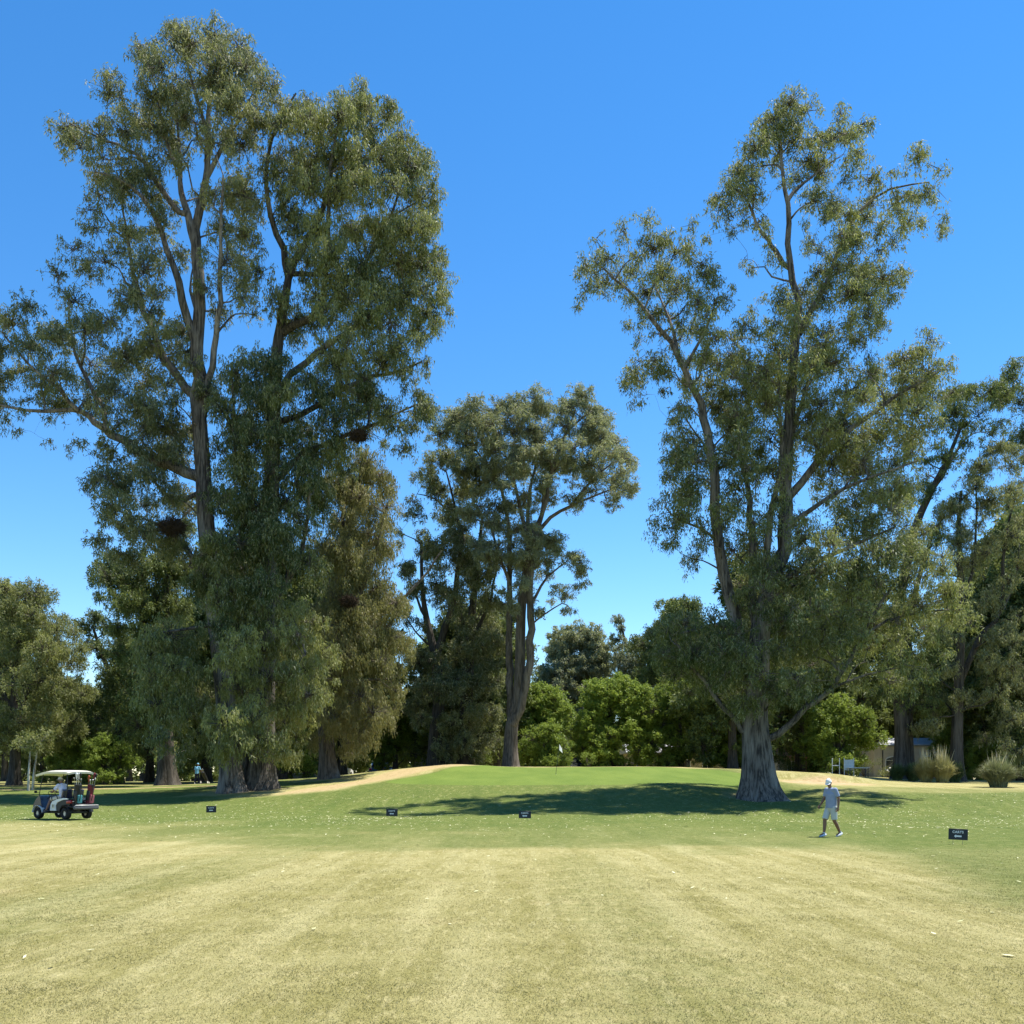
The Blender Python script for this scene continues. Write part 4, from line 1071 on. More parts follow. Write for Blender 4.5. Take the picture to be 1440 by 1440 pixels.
# posts and roof
for s in (1, -1):
    MB().path([(1.0, s*.50, .92), (.90, s*.50, 1.35), (.74, s*.49, 1.88)], .017).build('roof_post', C_BLACK, cart)
    MB().path([(-.62, s*.53, .80), (-.74, s*.53, 1.30), (-.70, s*.51, 1.90)], .017).build('roof_post', C_BLACK, cart)
MB().path([(-.74, -.53, 1.25), (-.86, -.45, 1.26), (-.86, .45, 1.26), (-.74, .53, 1.25)], .014).build('bag_rail', C_BLACK, cart)
def rooff(u, v):
    xx = -.98+2.12*u; yy = (v-.5)*1.24
    e = abs(v-.5)*2; f = abs(u-.46)*2
    zz = 1.985-.055*e**3-.02*f**2-.17*max(0, u-.62)**1.3*2.2-.05*max(0, .08-u)*12*.8
    xx = xx-(.06*(e**4))*(1 if u > .5 else -1)*abs(u-.5)*2
    return (xx, yy, zz)
m = MB(); m.grid(rooff, 26, 14, thick=.085); m.build('roof', C_CREAM, cart)
# steering wheel
m = MB(); m.path([(.80, .27, .80), (.52, .27, .98)], .018)
nn = 18; c0 = Vector((.50, .27, .99)); ax = Vector((-.8, 0, .55)).normalized(); u_ = Vector((0, 1, 0)); v_ = ax.cross(u_)
m.path([tuple(c0+u_*.17*math.cos(k/nn*math.tau)+v_*.17*math.sin(k/nn*math.tau)) for k in range(nn+1)], .012); m.path([tuple(c0-u_*.17), tuple(c0+u_*.17)], .012)
m.build('steering_wheel', C_BLACK, cart)
m = MB(); m.path([(.97, .50, 1.05), (.98, .62, 1.08)], .01).box((.98, .68, 1.10), (.03, .13, .10), bev=.012); m.build('mirror', C_BLACK, cart)

CM = cart.matrix_basis if False else Matrix.Translation(cart.location)@Matrix.Rotation(R(TH), 4, 'Z')
def in_cart(v): return CM@Vector(v)

def golf_bag(name, loc_l, tilt, mats, label, clubs, parent_rot=0, scale=1.0):
    """mats: body, trim, pocket"""
    wl = in_cart(loc_l)
    e = empty(name, wl, label=label, cat='golf bag')
    e.rotation_euler = (Matrix.Rotation(R(TH), 4, 'Z')@Matrix.Rotation(R(tilt[1]), 4, 'X')@Matrix.Rotation(R(tilt[0]), 4, 'Y')).to_euler()
    n = 20; prof = [(.118, 0), (.125, .03), (.118, .12), (.112, .4), (.118, .66), (.135, .80), (.138, .86), (.12, .865)]
    m = MB(); rings = []
    for k in range(n):
        a = k/n*math.tau; rings.append([m.bm.verts.new((r*math.cos(a), r*1.12*math.sin(a), q)) for r, q in prof])
    for k in range(n):
        A, B = rings[k], rings[(k+1) % n]
        for i in range(len(prof)-1): m.bm.faces.new([A[i], A[i+1], B[i+1], B[i]])
    m.bm.faces.new([r[0] for r in rings][::-1]); m.bm.faces.new([r[-1] for r in rings])
    m.build('bag_body', mats[0], e)
    MB().cyl((0, 0, .80), (0, 0, .875), .143, n=20).build('rim', mats[1], e)
    MB().box((-.13, 0, .30), (.10, .20, .34), bev=.04, seg=2).build('pocket', mats[2], e)
    MB().box((-.04, .135, .42), (.16, .06, .40), bev=.03, seg=2).build('pocket', mats[1], e)
    MB().path([(-.14, .03, .78), (-.22, .05, .6), (-.21, .05, .35), (-.13, .03, .15)], .016).build('strap', mats[1], e)
    rg = random.Random(sum(map(ord, name+label)))
    for i, (kind, mt) in enumerate(clubs):
        a = i/len(clubs)*math.tau; bx, by = .075*math.cos(a), .085*math.sin(a); tx, ty = bx*1.6+rg.uniform(-.03, .03), by*1.6+rg.uniform(-.03, .03)
        h = .98+rg.uniform(.02, .20)+(.12 if kind == 'cover' else 0)
        m = MB(); m.cyl((bx, by, .5), (tx, ty, h), .006, n=6)
        if kind == 'cover':
            m.mi = 0; m.cyl((tx*.9, ty*.9, h-.18), (tx, ty, h-.03), .024, .04, n=10); m.ball((tx, ty, h+.015), .055, (1, .8, 1.15), 10)
            mm = [mt]
        elif kind == 'wood': m.ball((tx+.03, ty, h), .045, (1.15, .9, .65), 10); mm = [mt]
        else: m.box((tx+.025, ty, h), (.07, .018, .045), rot=(0, -.5, .4), bev=.006); mm = [mt]
        m.build('club', mm, e)
    return e
golf_bag('golf_bag', (-.98, .26, .535), (-8, -3), (C_BLACK, C_BLACK, C_TEAL), 'dark golf bag with teal pocket and white head covers strapped to the cart rear',
         [('wood', C_BLACK), ('iron', C_METAL), ('cover', C_WHITE), ('iron', C_METAL), ('cover', C_BLACK), ('iron', C_METAL), ('wood', C_METAL), ('cover', C_WHITE)])
golf_bag('golf_bag', (-.98, -.28, .535), (-8, 4), (C_RED, C_BLACK, simple_mat('pink_fabric', (.32, .09, .11), .6)), 'red golf bag with pink pocket on the right of the cart rear',
         [('iron', C_METAL), ('cover', simple_mat('rust_cover', (.40, .08, .03), .7)), ('iron', C_METAL), ('wood', C_METAL), ('iron', C_METAL), ('cover', C_BLACK), ('cover', C_RED)])

# ---- people
def blob_mesh(name, segs, voxel=.008, it=3, extra=None):
    """tapered limbs of elliptic section (p0, p1, r0, r1, lateral stretch0, stretch1, cap0, cap1) fused into one surface"""
    bm = bmesh.new()
    for sg in segs:
        p0, p1, r0, r1 = Vector(sg[0]), Vector(sg[1]), sg[2], sg[3]
        s0, s1 = (sg[4], sg[5]) if len(sg) > 5 else (1, 1)
        c0, c1 = (sg[6], sg[7]) if len(sg) > 7 else (1, 1)
        T = (p1-p0).normalized(); lat = Vector((0, 1, 0)); lat = (lat-T*lat.dot(T))
        if lat.length < .2: lat = Vector((1, 0, 0))-T*T.x
        lat.normalize(); oth = T.cross(lat); n = 20; L_ = (p1-p0).length
        rows = []
        if c0:
            for k in range(1, 5): a = k/5*math.pi/2; rows.append((p0-T*r0*math.cos(a), r0*math.sin(a), s0))
        rows.append((p0, r0, s0)); rows.append((p0.lerp(p1, .5), (r0+r1)/2, (s0+s1)/2)); rows.append((p1, r1, s1))
        if c1:
            for k in range(4, 0, -1): a = k/5*math.pi/2; rows.append((p1+T*r1*math.cos(a), r1*math.sin(a), s1))
        rings = [[bm.verts.new(c+lat*math.cos(j/n*math.tau)*r*st+oth*math.sin(j/n*math.tau)*r) for j in range(n)] for c, r, st in rows]
        for A, B in zip(rings, rings[1:]):
            for j in range(n): bm.faces.new([A[j], A[(j+1) % n], B[(j+1) % n], B[j]])
        bm.faces.new(rings[0][::-1]); bm.faces.new(rings[-1])
    if extra: extra(bm)
    me = bpy.data.meshes.new(name); bm.to_mesh(me); bm.free()
    ob = bpy.data.objects.new(name, me); COL.objects.link(ob)
    md = ob.modifiers.new('r', 'REMESH'); md.mode = 'VOXEL'; md.voxel_size = voxel; md.use_smooth_shade = True
    if it:
        sm = ob.modifiers.new('s', 'SMOOTH'); sm.iterations = it; sm.factor = .5
    bpy.context.view_layer.update()
    dg = bpy.context.evaluated_depsgraph_get(); out = bpy.data.meshes.new_from_object(ob.evaluated_get(dg))
    bpy.data.objects.remove(ob); out.name = name
    out.polygons.foreach_set('use_smooth', [True]*len(out.polygons))
    return out

def hand(nodes, edges, pre, wrist, along, side, curl):
    """palm plus five fingers; along = direction of hand, side = towards the thumb"""
    w_ = Vector(wrist); A = Vector(along).normalized(); S = Vector(side).normalized(); N_ = A.cross(S).normalized()*curl
    palm = w_+A*.055; nodes[pre+'palm'] = (*palm, (.022, .034)); edges.append((pre+'wrist', pre+'palm'))
    kn = w_+A*.085
    for i, (o, L_) in enumerate(((.032, .070), (.011, .080), (-.011, .074), (-.031, .058))):
        b = kn+S*o; m1 = b+A*L_*.42+N_*.012; m2 = b+A*L_*.68+N_*L_*.42; m3 = b+A*L_*.66+N_*L_*.75
        for k, (q, r) in enumerate(((b, .0105), (m1, .0098), (m2, .0088), (m3, .0075))):
            nodes[f'{pre}f{i}{k}'] = (*q, r)
            edges.append((pre+'palm' if k == 0 else f'{pre}f{i}{k-1}', f'{pre}f{i}{k}'))
    b = w_+A*.025+S*.034; m1 = b+A*.035+S*.022+N_*.01; m2 = m1+A*.03+S*.004+N_*.015
    for k, (q, r) in enumerate(((b, .013), (m1, .0115), (m2, .009))):
        nodes[f'{pre}t{k}'] = (*q, r); edges.append((pre+'palm' if k == 0 else f'{pre}t{k-1}', f'{pre}t{k}'))

def make_person(J, loc, rz, label, shirt, lower, shoe, headwear, long_legs=False, ground_tilt=0, hatmat=None, headrot=0.0, headpitch=.25, belly=1.0):
    e = empty('person', loc, rz, label=label, cat='person')
    nodes, edges = {}, []
    V_ = {k: Vector(v) for k, v in J.items() if hasattr(v, '__len__')}
    pel, wa, ch, nb, nk = V_['pelvis'], V_['waist'], V_['chest'], V_['neckb'], V_['neck']
    hd = V_['head']; up = (hd-nk).normalized()
    SG = [(pel, wa, .118, .108*belly, 1.32, 1.34), (wa, ch, .108*belly, .118, 1.34, 1.36), (ch, nb, .118, .062, 1.36, 1.5), (nb, nk+up*.03, .056, .052)]
    for s in 'lr':
        sh, el, wr = V_[s+'sh'], V_[s+'el'], V_[s+'wrist']
        SG += [(nb.lerp(ch, .25), sh, .07, .058), (sh, el, .052, .039), (el, el.lerp(wr, .35), .039, .040), (el.lerp(wr, .35), wr, .040, .026)]
        nodes[s+'wrist'] = (*wr, .026)
        hand(nodes, edges, s, wr, J.get(s+'hdir', wr-el), J.get(s+'thumb', (1, 0, .1)), J.get(s+'curl', 1 if s == 'l' else -1))
        hp, kn, an, to = V_[s+'hip'], V_[s+'kn'], V_[s+'ank'], V_[s+'toe']
        cf = kn.lerp(an, .32)
        SG += [(hp, kn, .088, .055), (kn, cf+(-.012)*Vector((1, 0, 0)), .053, .056), (cf+(-.012)*Vector((1, 0, 0)), an, .056, .034), (an, to, .036, .030)]
    for a_, b_ in edges:
        A, B = nodes[a_], nodes[b_]
        ra = A[3][0] if hasattr(A[3], '__len__') else A[3]; rb = B[3][0] if hasattr(B[3], '__len__') else B[3]
        if a_.endswith('palm') and 'f' in b_: ra = .014
        SG.append((A[:3], B[:3], ra, rb))
    for s in 'lr':
        wr = V_[s+'wrist']; A = Vector(J.get(s+'hdir', wr-V_[s+'el'])).normalized(); S = Vector(J.get(s+'thumb', (1, 0, .1))); S = (S-A*S.dot(A)).normalized()
        SG.append((wr+A*.03+S*.022, wr+A*.085+S*.026, .015, .013)); SG.append((wr+A*.03-S*.020, wr+A*.085-S*.024, .014, .012)); SG.append((wr+A*.02, wr+A*.085, .018, .014))
    HM = Matrix.Translation(hd+up*.02)@Matrix.Rotation(headrot, 4, 'Z')@Matrix.Rotation(headpitch, 4, 'Y')
    def addhead(bm):
        # head with face, joined to the same mesh
        q = bmesh.ops.create_icosphere(bm, subdivisions=4, radius=1.0); vs = q['verts']
        for v in vs:
            x_, y_, z_ = v.co
            jaw = max(0, -z_)
            X = x_*.098*(1-.10*jaw) + (.012 if x_ > 0 else 0)*jaw; Y = y_*.076*(1-.32*jaw**1.4); Z = z_*.118
            # face: eye hollows, nose, lips, chin
            if x_ > 0:
                for sy in (-1, 1): X -= .012*math.exp(-((y_-sy*.40)**2/.03+(z_-.04)**2/.012))
                X += .026*math.exp(-(y_**2/.012+(z_+.16)**2/.022)); X += .012*math.exp(-(y_**2/.006+(z_-.02)**2/.03))
                X += .006*math.exp(-(y_**2/.06+(z_+.46)**2/.004))-.006*math.exp(-(y_**2/.08+(z_+.40)**2/.0015))
                X += .010*math.exp(-(y_**2/.05+(z_+.82)**2/.03))
            v.co = (X, Y, Z)
        bmesh.ops.transform(bm, matrix=HM, verts=vs)
        for sy in (-1, 1):
            q = bmesh.ops.create_icosphere(bm, subdivisions=2, radius=1.0)
            bmesh.ops.transform(bm, matrix=HM@Matrix.Translation((-.005, sy*.078, -.005))@Matrix.Rotation(sy*.3, 4, 'Z')@Matrix.Diagonal((.018, .008, .032, 1)), verts=q['verts'])
    me = blob_mesh('body', SG, .0065, 2, addhead)
    me.materials.clear(); me.materials.append(C_SKIN)
    for p in me.polygons: p.material_index = 0
    b = link('body', me, e)
    for sy in (-1, 1):
        o = MB().ball((.086, sy*.031, .006), .010, n=10).build('eye', C_SIGN, e); o.matrix_local = HM
    hr = MB(); hr.grid(lambda u, v: tuple(Vector((.104*math.cos(a0:=(math.pi*(.42+1.16*u)))*math.sin(b0:=(.15+1.75*v)), .084*math.sin(a0)*math.sin(b0), .124*math.cos(b0)))), 16, 10)
    o = hr.build('hair', C_HAIR, e); o.matrix_local = HM
    if headwear == 'cap':
        m = MB(); m.grid(lambda u, v: (.106*math.cos(math.tau*u)*math.sin(v*1.50), .088*math.sin(math.tau*u)*math.sin(v*1.50), .020+.118*math.cos(v*1.50)), 24, 9)
        m.grid(lambda u, v: (.09*math.cos((u-.5)*2.2)+.075*v*math.cos((u-.5)*1.6), .085*math.sin((u-.5)*2.2)*(1+.05*v), .030-.02*v), 14, 5)
        o = m.build('cap', hatmat or C_WHITE, e); o.matrix_local = HM
    else:
        m = MB(); m.grid(lambda u, v: ((.104+.075*max(0, v-.6)/.4)*math.cos(math.tau*u)*(math.sin(min(v, .6)/.6*1.5)), (.088+.08*max(0, v-.6)/.4)*math.sin(math.tau*u)*(math.sin(min(v, .6)/.6*1.5)), .025+.11*math.cos(min(v, .6)/.6*1.5)-.02*max(0, v-.6)/.4), 24, 14)
        o = m.build('hat', hatmat or C_WHITE, e); o.matrix_local = HM
    # shirt
    dn = (pel-wa).normalized(); seated = abs(V_['lkn'].z-V_['lhip'].z) < .25
    hem = pel+dn*(.0 if seated else .075)
    S2 = [(hem, wa, .146, .132*belly, 1.28, 1.30, 0, 1), (wa, ch, .132*belly, .138, 1.30, 1.32), (ch, nb, .138, .078, 1.32, 1.5), (nb, nb.lerp(nk, .5), .064, .060, 1.1, 1.0, 1, 0)]
    for s in 'lr':
        sh = V_[s+'sh']; el = V_[s+'el']
        S2 += [(nb.lerp(ch, .25), sh, .084, .070), (sh, sh.lerp(el, .78), .068, .066, 1, 1, 1, 0), (ch, sh.lerp(el, .25), .08, .06)]
    me = blob_mesh('shirt', S2, .009, 4); me.materials.append(shirt)
    link('shirt', me, e)
    cm = MB(); T2 = (nk-nb).normalized(); cc_ = nb.lerp(nk, .5)
    cm.grid(lambda u, v: tuple(cc_+Vector((math.cos(math.tau*u)*(.066+.014*v), math.sin(math.tau*u)*(.066+.016*v), .012-.035*v+.016*math.cos(math.tau*u)*-1))), 22, 3, thick=.004)
    cm.build('collar', shirt, e)
    S3 = [(pel+dn*.05, pel.lerp(wa, .55), .134, .122, 1.30, 1.30, 1, 0)]
    for s in 'lr':
        hp = V_[s+'hip']; kn = V_[s+'kn']; an = V_[s+'ank']
        if long_legs: S3 += [(hp, kn, .104, .078), (kn, kn.lerp(an, .97), .076, .066, 1, 1, 1, 0)]
        else: S3 += [(hp, hp.lerp(kn, .92), .104, .092, 1, 1, 1, 0)]
    me = blob_mesh('shorts', S3, .009, 4); me.materials.append(lower)
    link('trousers' if long_legs else 'shorts', me, e)
    # socks and shoes
    for s in 'lr':
        an = Vector(J[s+'ank']); to = Vector(J[s+'toe']); f = (to-an); f.z *= .6; L_ = f.length; f.normalize()
        sd2 = Vector((0, 0, 1)).cross(f).normalized(); u2 = f.cross(sd2)
        m = MB()
        def sf(u, v, an=an, f=f, sd2=sd2, u2=u2, L_=L_):
            a = math.tau*v; t = -.085+(L_+.145)*u
            w_ = .052*(math.sin(math.pi*min(1, (u*.94+.03)))**.42)*(1+.12*math.sin(u*6-1)); hgt = .050*(math.sin(math.pi*(u*.96+.02))**.4)*(1.35-.75*u)
            zz = math.sin(a)*hgt
            if zz < -.028: zz = -.028
            return tuple(an+f*t+sd2*math.cos(a)*w_+u2*(zz-.045+.0*u))
        m.grid(sf, 16, 15)
        if not long_legs: m.cyl(tuple(an-Vector((0, 0, .05))), tuple(an+Vector((0, 0, .045))), .044, .042, n=14)
        m.build('shoe', shoe, e)
    return e

walk = dict(pelvis=(0, 0, .93), waist=(.0, 0, 1.08), chest=(.01, 0, 1.26), neckb=(.025, 0, 1.41), neck=(.055, 0, 1.50), head=(.095, 0, 1.60),
    rsh=(.02, -.175, 1.41), rel=(.05, -.235, 1.15), rwrist=(.20, -.245, .95), lsh=(.01, .175, 1.41), lel=(-.07, .235, 1.15), lwrist=(-.035, .25, .90),
    rhip=(.01, -.095, .88), rkn=(.17, -.095, .49), rank=(.20, -.095, .09), rtoe=(.34, -.10, .045), lhip=(0, .095, .88), lkn=(-.03, .095, .48), lank=(-.26, .095, .115), ltoe=(-.13, .10, .04))
x, y, z = ground_at(1169, 30.8)
make_person(walk, (x, y, z), math.atan2(-.45, -.89), 'walking man in white cap, pale blue polo, off white shorts and white shoes', C_SHIRTB, C_SHORT, C_SHOE, 'cap', headrot=.45, headpitch=.45, belly=1.08)

x, y, z = ground_at(277, 84)
stand = dict(pelvis=(0, 0, .93), waist=(.02, 0, 1.08), chest=(.05, 0, 1.26), neckb=(.08, 0, 1.41), neck=(.11, 0, 1.50), head=(.15, 0, 1.60),
    rsh=(.07, -.175, 1.40), rel=(.08, -.25, 1.14), rwrist=(.30, -.22, 1.03), lsh=(.07, .175, 1.40), lel=(.04, .25, 1.14), lwrist=(.12, .26, .90),
    rhip=(0, -.095, .88), rkn=(.10, -.095, .49), rank=(.10, -.095, .09), rtoe=(.24, -.10, .045), lhip=(0, .095, .88), lkn=(-.02, .095, .48), lank=(-.20, .095, .115), ltoe=(-.07, .10, .04))
make_person(stand, (x, y, z), R(78), 'distant golfer in sky blue shirt and dark trousers pushing a trolley under the gum trees', C_SHIRTT, C_DARKC, C_SHOE, 'cap', long_legs=True, hatmat=C_SHIRTT)
tx, ty, tz = x+.55, y+.35, gz(x+.55, y+.35)
tr = empty('golf_trolley', (tx, ty, tz), R(70), label='three wheeled golf trolley with a dark bag beside the distant golfer', cat='golf trolley')
for (a, b, r) in ((-.12, .34, .15), (-.12, -.34, .15), (.52, 0, .11)):
    m = MB(); m.cyl((a, b-.02, r), (a, b+.02, r), r, n=20); w_ = m.build('wheel', C_RUBBER, tr)
    MB().cyl((a, b-.024, r), (a, b+.024, r), r*.62, n=16).build('rim', C_WHITE, w_)
m = MB(); m.path([(-.12, .32, .16), (-.05, 0, .28), (-.12, -.32, .16)], .014).path([(.52, 0, .12), (.1, 0, .24), (-.25, 0, .62), (-.55, 0, 1.02), (-.62, 0, 1.03)], .016).build('frame', C_STEEL, tr)
m = MB(); m.cyl((.26, 0, .26), (-.28, 0, .98), .12, .13, n=16).box((.10, 0, .56), (.26, .22, .12), rot=(0, .93, 0), bev=.03); m.build('bag', C_BLACK, tr)
m = MB(); 
for k in range(5): m.cyl((-.24, .03*(k-2), .94), (-.40+.01*k, .05*(k-2), 1.18), .006, n=6).ball((-.41+.01*k, .05*(k-2), 1.19), .035, n=8)
m.build('club', C_METAL, tr)

drv = dict(pelvis=(-.16, .27, .90), waist=(-.19, .28, 1.03), chest=(-.17, .29, 1.22), neckb=(-.12, .30, 1.38), neck=(-.08, .30, 1.47), head=(-.04, .30, 1.565),
    rsh=(-.10, .12, 1.37), rel=(.06, .06, 1.14), rwrist=(.32, .14, 1.08), lsh=(-.12, .475, 1.37), lel=(.04, .56, 1.14), lwrist=(.30, .42, 1.08),
    rhip=(-.13, .17, .87), rkn=(.30, .15, .86), rank=(.42, .15, .46), rtoe=(.56, .15, .42), lhip=(-.12, .37, .87), lkn=(.30, .50, .80), lank=(.40, .66, .32), ltoe=(.52, .70, .27),
    lhdir=(.8, -.4, .1), rhdir=(.8, .4, .1), lthumb=(0, -.3, 1), rthumb=(0, .3, 1), lcurl=-1, rcurl=1)
make_person(drv, tuple(in_cart((0, 0, 0))), R(TH), 'cart driver in lavender shirt, stone shorts and pale brimmed hat, one leg hanging out', C_SHIRTL, C_KHAKI, C_BLACK, 'hat', hatmat=C_KHAKI, headpitch=.1)
# ------------------------------------------------------------------ things at the edge of the wood
# strappy tussocks: long arching blades rooted at one crown
def tussock(name, px, d, n, h, spread, mat, label, cat, seed, plumes=0, pmat=None, wid=.03, group=None, dx=0, up=1.0):
    rg = np.random.default_rng(seed)
    x, y, z = ground_at(px, d); x += dx; z = gz(x, y)
    e = empty(name, (x, y, z), label=label, cat=cat, group=group)
    def blades(n, hh, ww, droop, sp, r0):
        K = 6; a = rg.random(n)*math.tau; L_ = hh*rg.uniform(.55, 1.1, n); rr = r0*np.sqrt(rg.random(n)); ba = rg.random(n)*math.tau
        bx, by = rr*np.cos(ba), rr*np.sin(ba)
        out = rg.uniform(.15, 1, n)*sp; sid = rg.normal(size=n)*.2
        V = []
        for k in range(K):
            t = k/(K-1)
            r = out*t**1.4; zz = L_*(t*1.15-droop*out/sp*t**2.6)
            cx = bx+np.cos(a)*r; cy = by+np.sin(a)*r
            w_ = ww*(1-t)**.6*(.6+.8*t)*.5+.002
            ox, oy = -np.sin(a+sid)*w_, np.cos(a+sid)*w_
            V.append(np.stack([np.stack([cx-ox, cy-oy, zz], -1), np.stack([cx+ox, cy+oy, zz], -1)], 1))
        V = np.stack(V, 1).reshape(-1, 3)
        b = np.arange(n)[:, None]*(2*K)
        Fq = np.concatenate([np.stack([b[:, 0]+2*k, b[:, 0]+2*k+1, b[:, 0]+2*k+3, b[:, 0]+2*k+2], -1) for k in range(K-1)])
        tn = np.repeat(rg.random(n), 2*K)
        return V, Fq, tn
    V, Fq, tn = blades(n, h, wid, .62, spread, spread*.35)
    link('leaves', np_mesh('strap_leaves', V, Fq, mat, {'tint': tn, 'jit': rg.random(len(V))}), e)
    if plumes:
        V, Fq, tn = blades(plumes, h*1.28, wid*2.4, .12, spread*.6*up, spread*.3)
        link('plumes', np_mesh('plumes', V, Fq, pmat, {'tint': tn, 'jit': rg.random(len(V))}), e)
    return e
L_TUS = leaf_mat('tussock_leaf', (.13, .16, .08), (.32, .33, .18), (.40, .38, .24), trans=.2)
L_AGA = leaf_mat('strap_leaf', (.05, .09, .03), (.12, .17, .06), (.26, .30, .16), trans=.2)
L_GOLD = leaf_mat('golden_grass', (.28, .27, .11), (.48, .43, .20), (.62, .55, .32), trans=.3)
L_PLUME = leaf_mat('plume', (.50, .44, .28), (.62, .56, .38), (.7, .65, .5), trans=.3)
tussock('pampas_grass', 1404, 66, 4200, 1.8, 1.45, L_TUS, 'grey green tussock of arching grass, nearest of the clumps at the right edge', 'ornamental grass', 1, 30, L_PLUME)
tussock('pampas_grass', 1302, 77, 3800, 1.8, 1.15, L_GOLD, 'left part of the tall golden pampas grass behind the slender gum', 'ornamental grass', 2, 60, L_PLUME)
tussock('pampas_grass', 1325, 76.5, 3800, 1.95, 1.15, L_GOLD, 'right part of the tall golden pampas grass, taller and closer to the slender gum trunk', 'ornamental grass', 3, 70, L_PLUME)
tussock('strap_leaf_plant', 1262, 80.5, 1100, 1.3, 1.0, L_AGA, 'strappy leaved clump around the foot of the dark twin trunks, left half', 'plant', 4, wid=.05)
tussock('strap_leaf_plant', 1284, 80.5, 1100, 1.45, 1.0, L_AGA, 'strappy leaved clump around the foot of the dark twin trunks, right half', 'plant', 5, wid=.05)
tussock('strap_leaf_plant', 1343, 79, 1300, 1.6, 1.0, L_AGA, 'strappy leaved clump hugging the foot of the slender airy gum', 'plant', 6, wid=.05)
tussock('strap_leaf_plant', 1452, 76, 1300, 1.8, 1.1, L_AGA, 'dark strappy clump cut off by the right edge behind the grey tussock', 'plant', 7, wid=.05)

def shrub(name, px, d, w, h, mat, label, seed, cat='shrub', n=16, dx=0, flowers=None, group=None):
    rg = np.random.default_rng(seed); x, y, z = ground_at(px, d)
    e = empty(name, (x, y, z), label=label, cat=cat, group=group)
    C = np.stack([rg.uniform(-.5, .5, n)*w*.75, rg.uniform(-.5, .5, n)*w*.6, h*(.25+.55*rg.random(n))], -1)
    Rr = np.full(n, min(w, h)*.24)
    V, ti, ji, sc, own, sr = leaves(rg, C, Rr, 1.2, 60, .12, .07, .1, .5, .6, 1.0, .1)
    link('foliage', np_mesh('shrub_foliage', V, np.arange(len(V)).reshape(-1, 3), mat, {'tint': ti, 'jit': ji}), e)
    t = Tubes()
    t.tri_tubes(np.zeros((n, 3))+rg.normal(size=(n, 3))*.05*np.array([1, 1, 0]), C, np.full(n, .025), np.full(n, .01))
    link('stems', t.mesh('stems', B_DARK), e)
    if flowers:
        for k in range(flowers):
            m = MB(); c = C[rg.integers(n)]+rg.normal(size=3)*np.array([.25, .2, .2]); c[1] = -abs(c[1])-w*.3; c[2] = min(max(c[2], .3), h)
            m.ball(tuple(c), .09, (1, 1, .8), 8); m.build('flower', C_WHITE, e)
    return e
shrub('rose_bush', 1250, 90, 1.9, 1.0, L_OLIVE, 'loose rose bush with white flowers below the arched window of the cream house', 11, flowers=9, n=14)
shrub('shrub', 828, 88, 1.3, 1.5, L_BRIGHT, 'little yellow green shrub on the far edge of the green, right of the flag', 12, n=10)
shrub('shrub', 676, 92, 1.8, 1.9, L_BRIGHT, 'light green shrub between the dark gum and the forked bare trunks', 13, n=14)
shrub('shrub', 250, 95, 2.0, 3.0, L_BRIGHT, 'narrow young shrub left of the distant golfer', 14, n=14)
shrub('shrub', 1104, 96, 2.6, 1.8, L_DARK, 'dark clipped shrub right of the large lone trunk', 15, n=14)
shrub('shrub', 430, 104, 2.4, 2.6, L_DARK, 'dark shrub behind the low pale wall', 16, n=14)
shrub('shrub', 1215, 96, 2.6, 2.4, L_DARK, 'dark shrub left of the cream house corner', 17, n=14)

# undergrowth at the back of the wood: a continuous thicket
def thicket():
    rg = np.random.default_rng(77); C, Rr = [], []
    for row, (d, h) in enumerate([(128, 3.2), (172, 6.0), (182, 8.0)]):
        xs = np.arange(-d*.68, d*.68, 2.3)
        for x in xs:
            for k in range(int(h/1.5)):
                px = 720+x/d*F
                if row == 0 and (1080 < px < 1300 or rg.random() < .3): continue
                C.append((x+rg.normal()*.8, d+rg.normal()*1.2, gz(x, d)+.8+k*1.5+rg.normal()*.4)); Rr.append(rg.uniform(1.3, 2.0))
    C = np.array(C); Rr = np.array(Rr)
    V, ti, ji, sc, own, sr = leaves(rg, C, Rr, .55, 34, .55, .36, .1, .4, .6, 1.0, .1)
    o = link('undergrowth', np_mesh('undergrowth', V, np.arange(len(V)).reshape(-1, 3), L_DARK, {'tint': ti, 'jit': ji}))
    tag(o, 'dark undergrowth filling the back of the wood', 'undergrowth', kind='stuff')
thicket()

# leaf mould and rough under the wood
# bird nests of twigs high in the gums
C_NEST = simple_mat('nest_twigs', (.075, .054, .038), .9, .1, var=.35, vscale=14)
def nest(px, py, d, w, label):
    e_ = np.random.default_rng(int(px)); p = P(px, py, d)
    e = empty('bird_nest', tuple(p), label=label, cat='bird nest', group='twig nests high in the gum trees')
    n = 900; dr = e_.normal(size=(n, 3)); dr /= np.linalg.norm(dr, axis=1)[:, None]
    A = dr*(e_.random(n)**.4)[:, None]*w*.50*np.array([1.25, 1, .75]); T_ = e_.normal(size=(n, 3));  T_ /= np.linalg.norm(T_, axis=1)[:, None]
    t = Tubes(); t.tri_tubes(A-T_*w*.32, A+T_*w*.32, np.full(n, .016), np.full(n, .008))
    link('twigs', t.mesh('nest', C_NEST), e)
    link('core', MB().ball((0, 0, 0), w*.26, (1.2, .95, .7), 14).build('core', C_NEST, e).data) if False else MB().ball((0, 0, 0), w*.26, (1.2, .95, .7), 14).build('core', C_NEST, e)
nest(242, 741, 62.5, 1.2, 'large dark twig nest low on the left side of the tallest gum')
nest(504, 613, 63.5, .8, 'small brown twig nest out on a right hand branch of the broad gum')
nest(491, 846, 71.5, .9, 'twig nest in the brownish weeping gum')

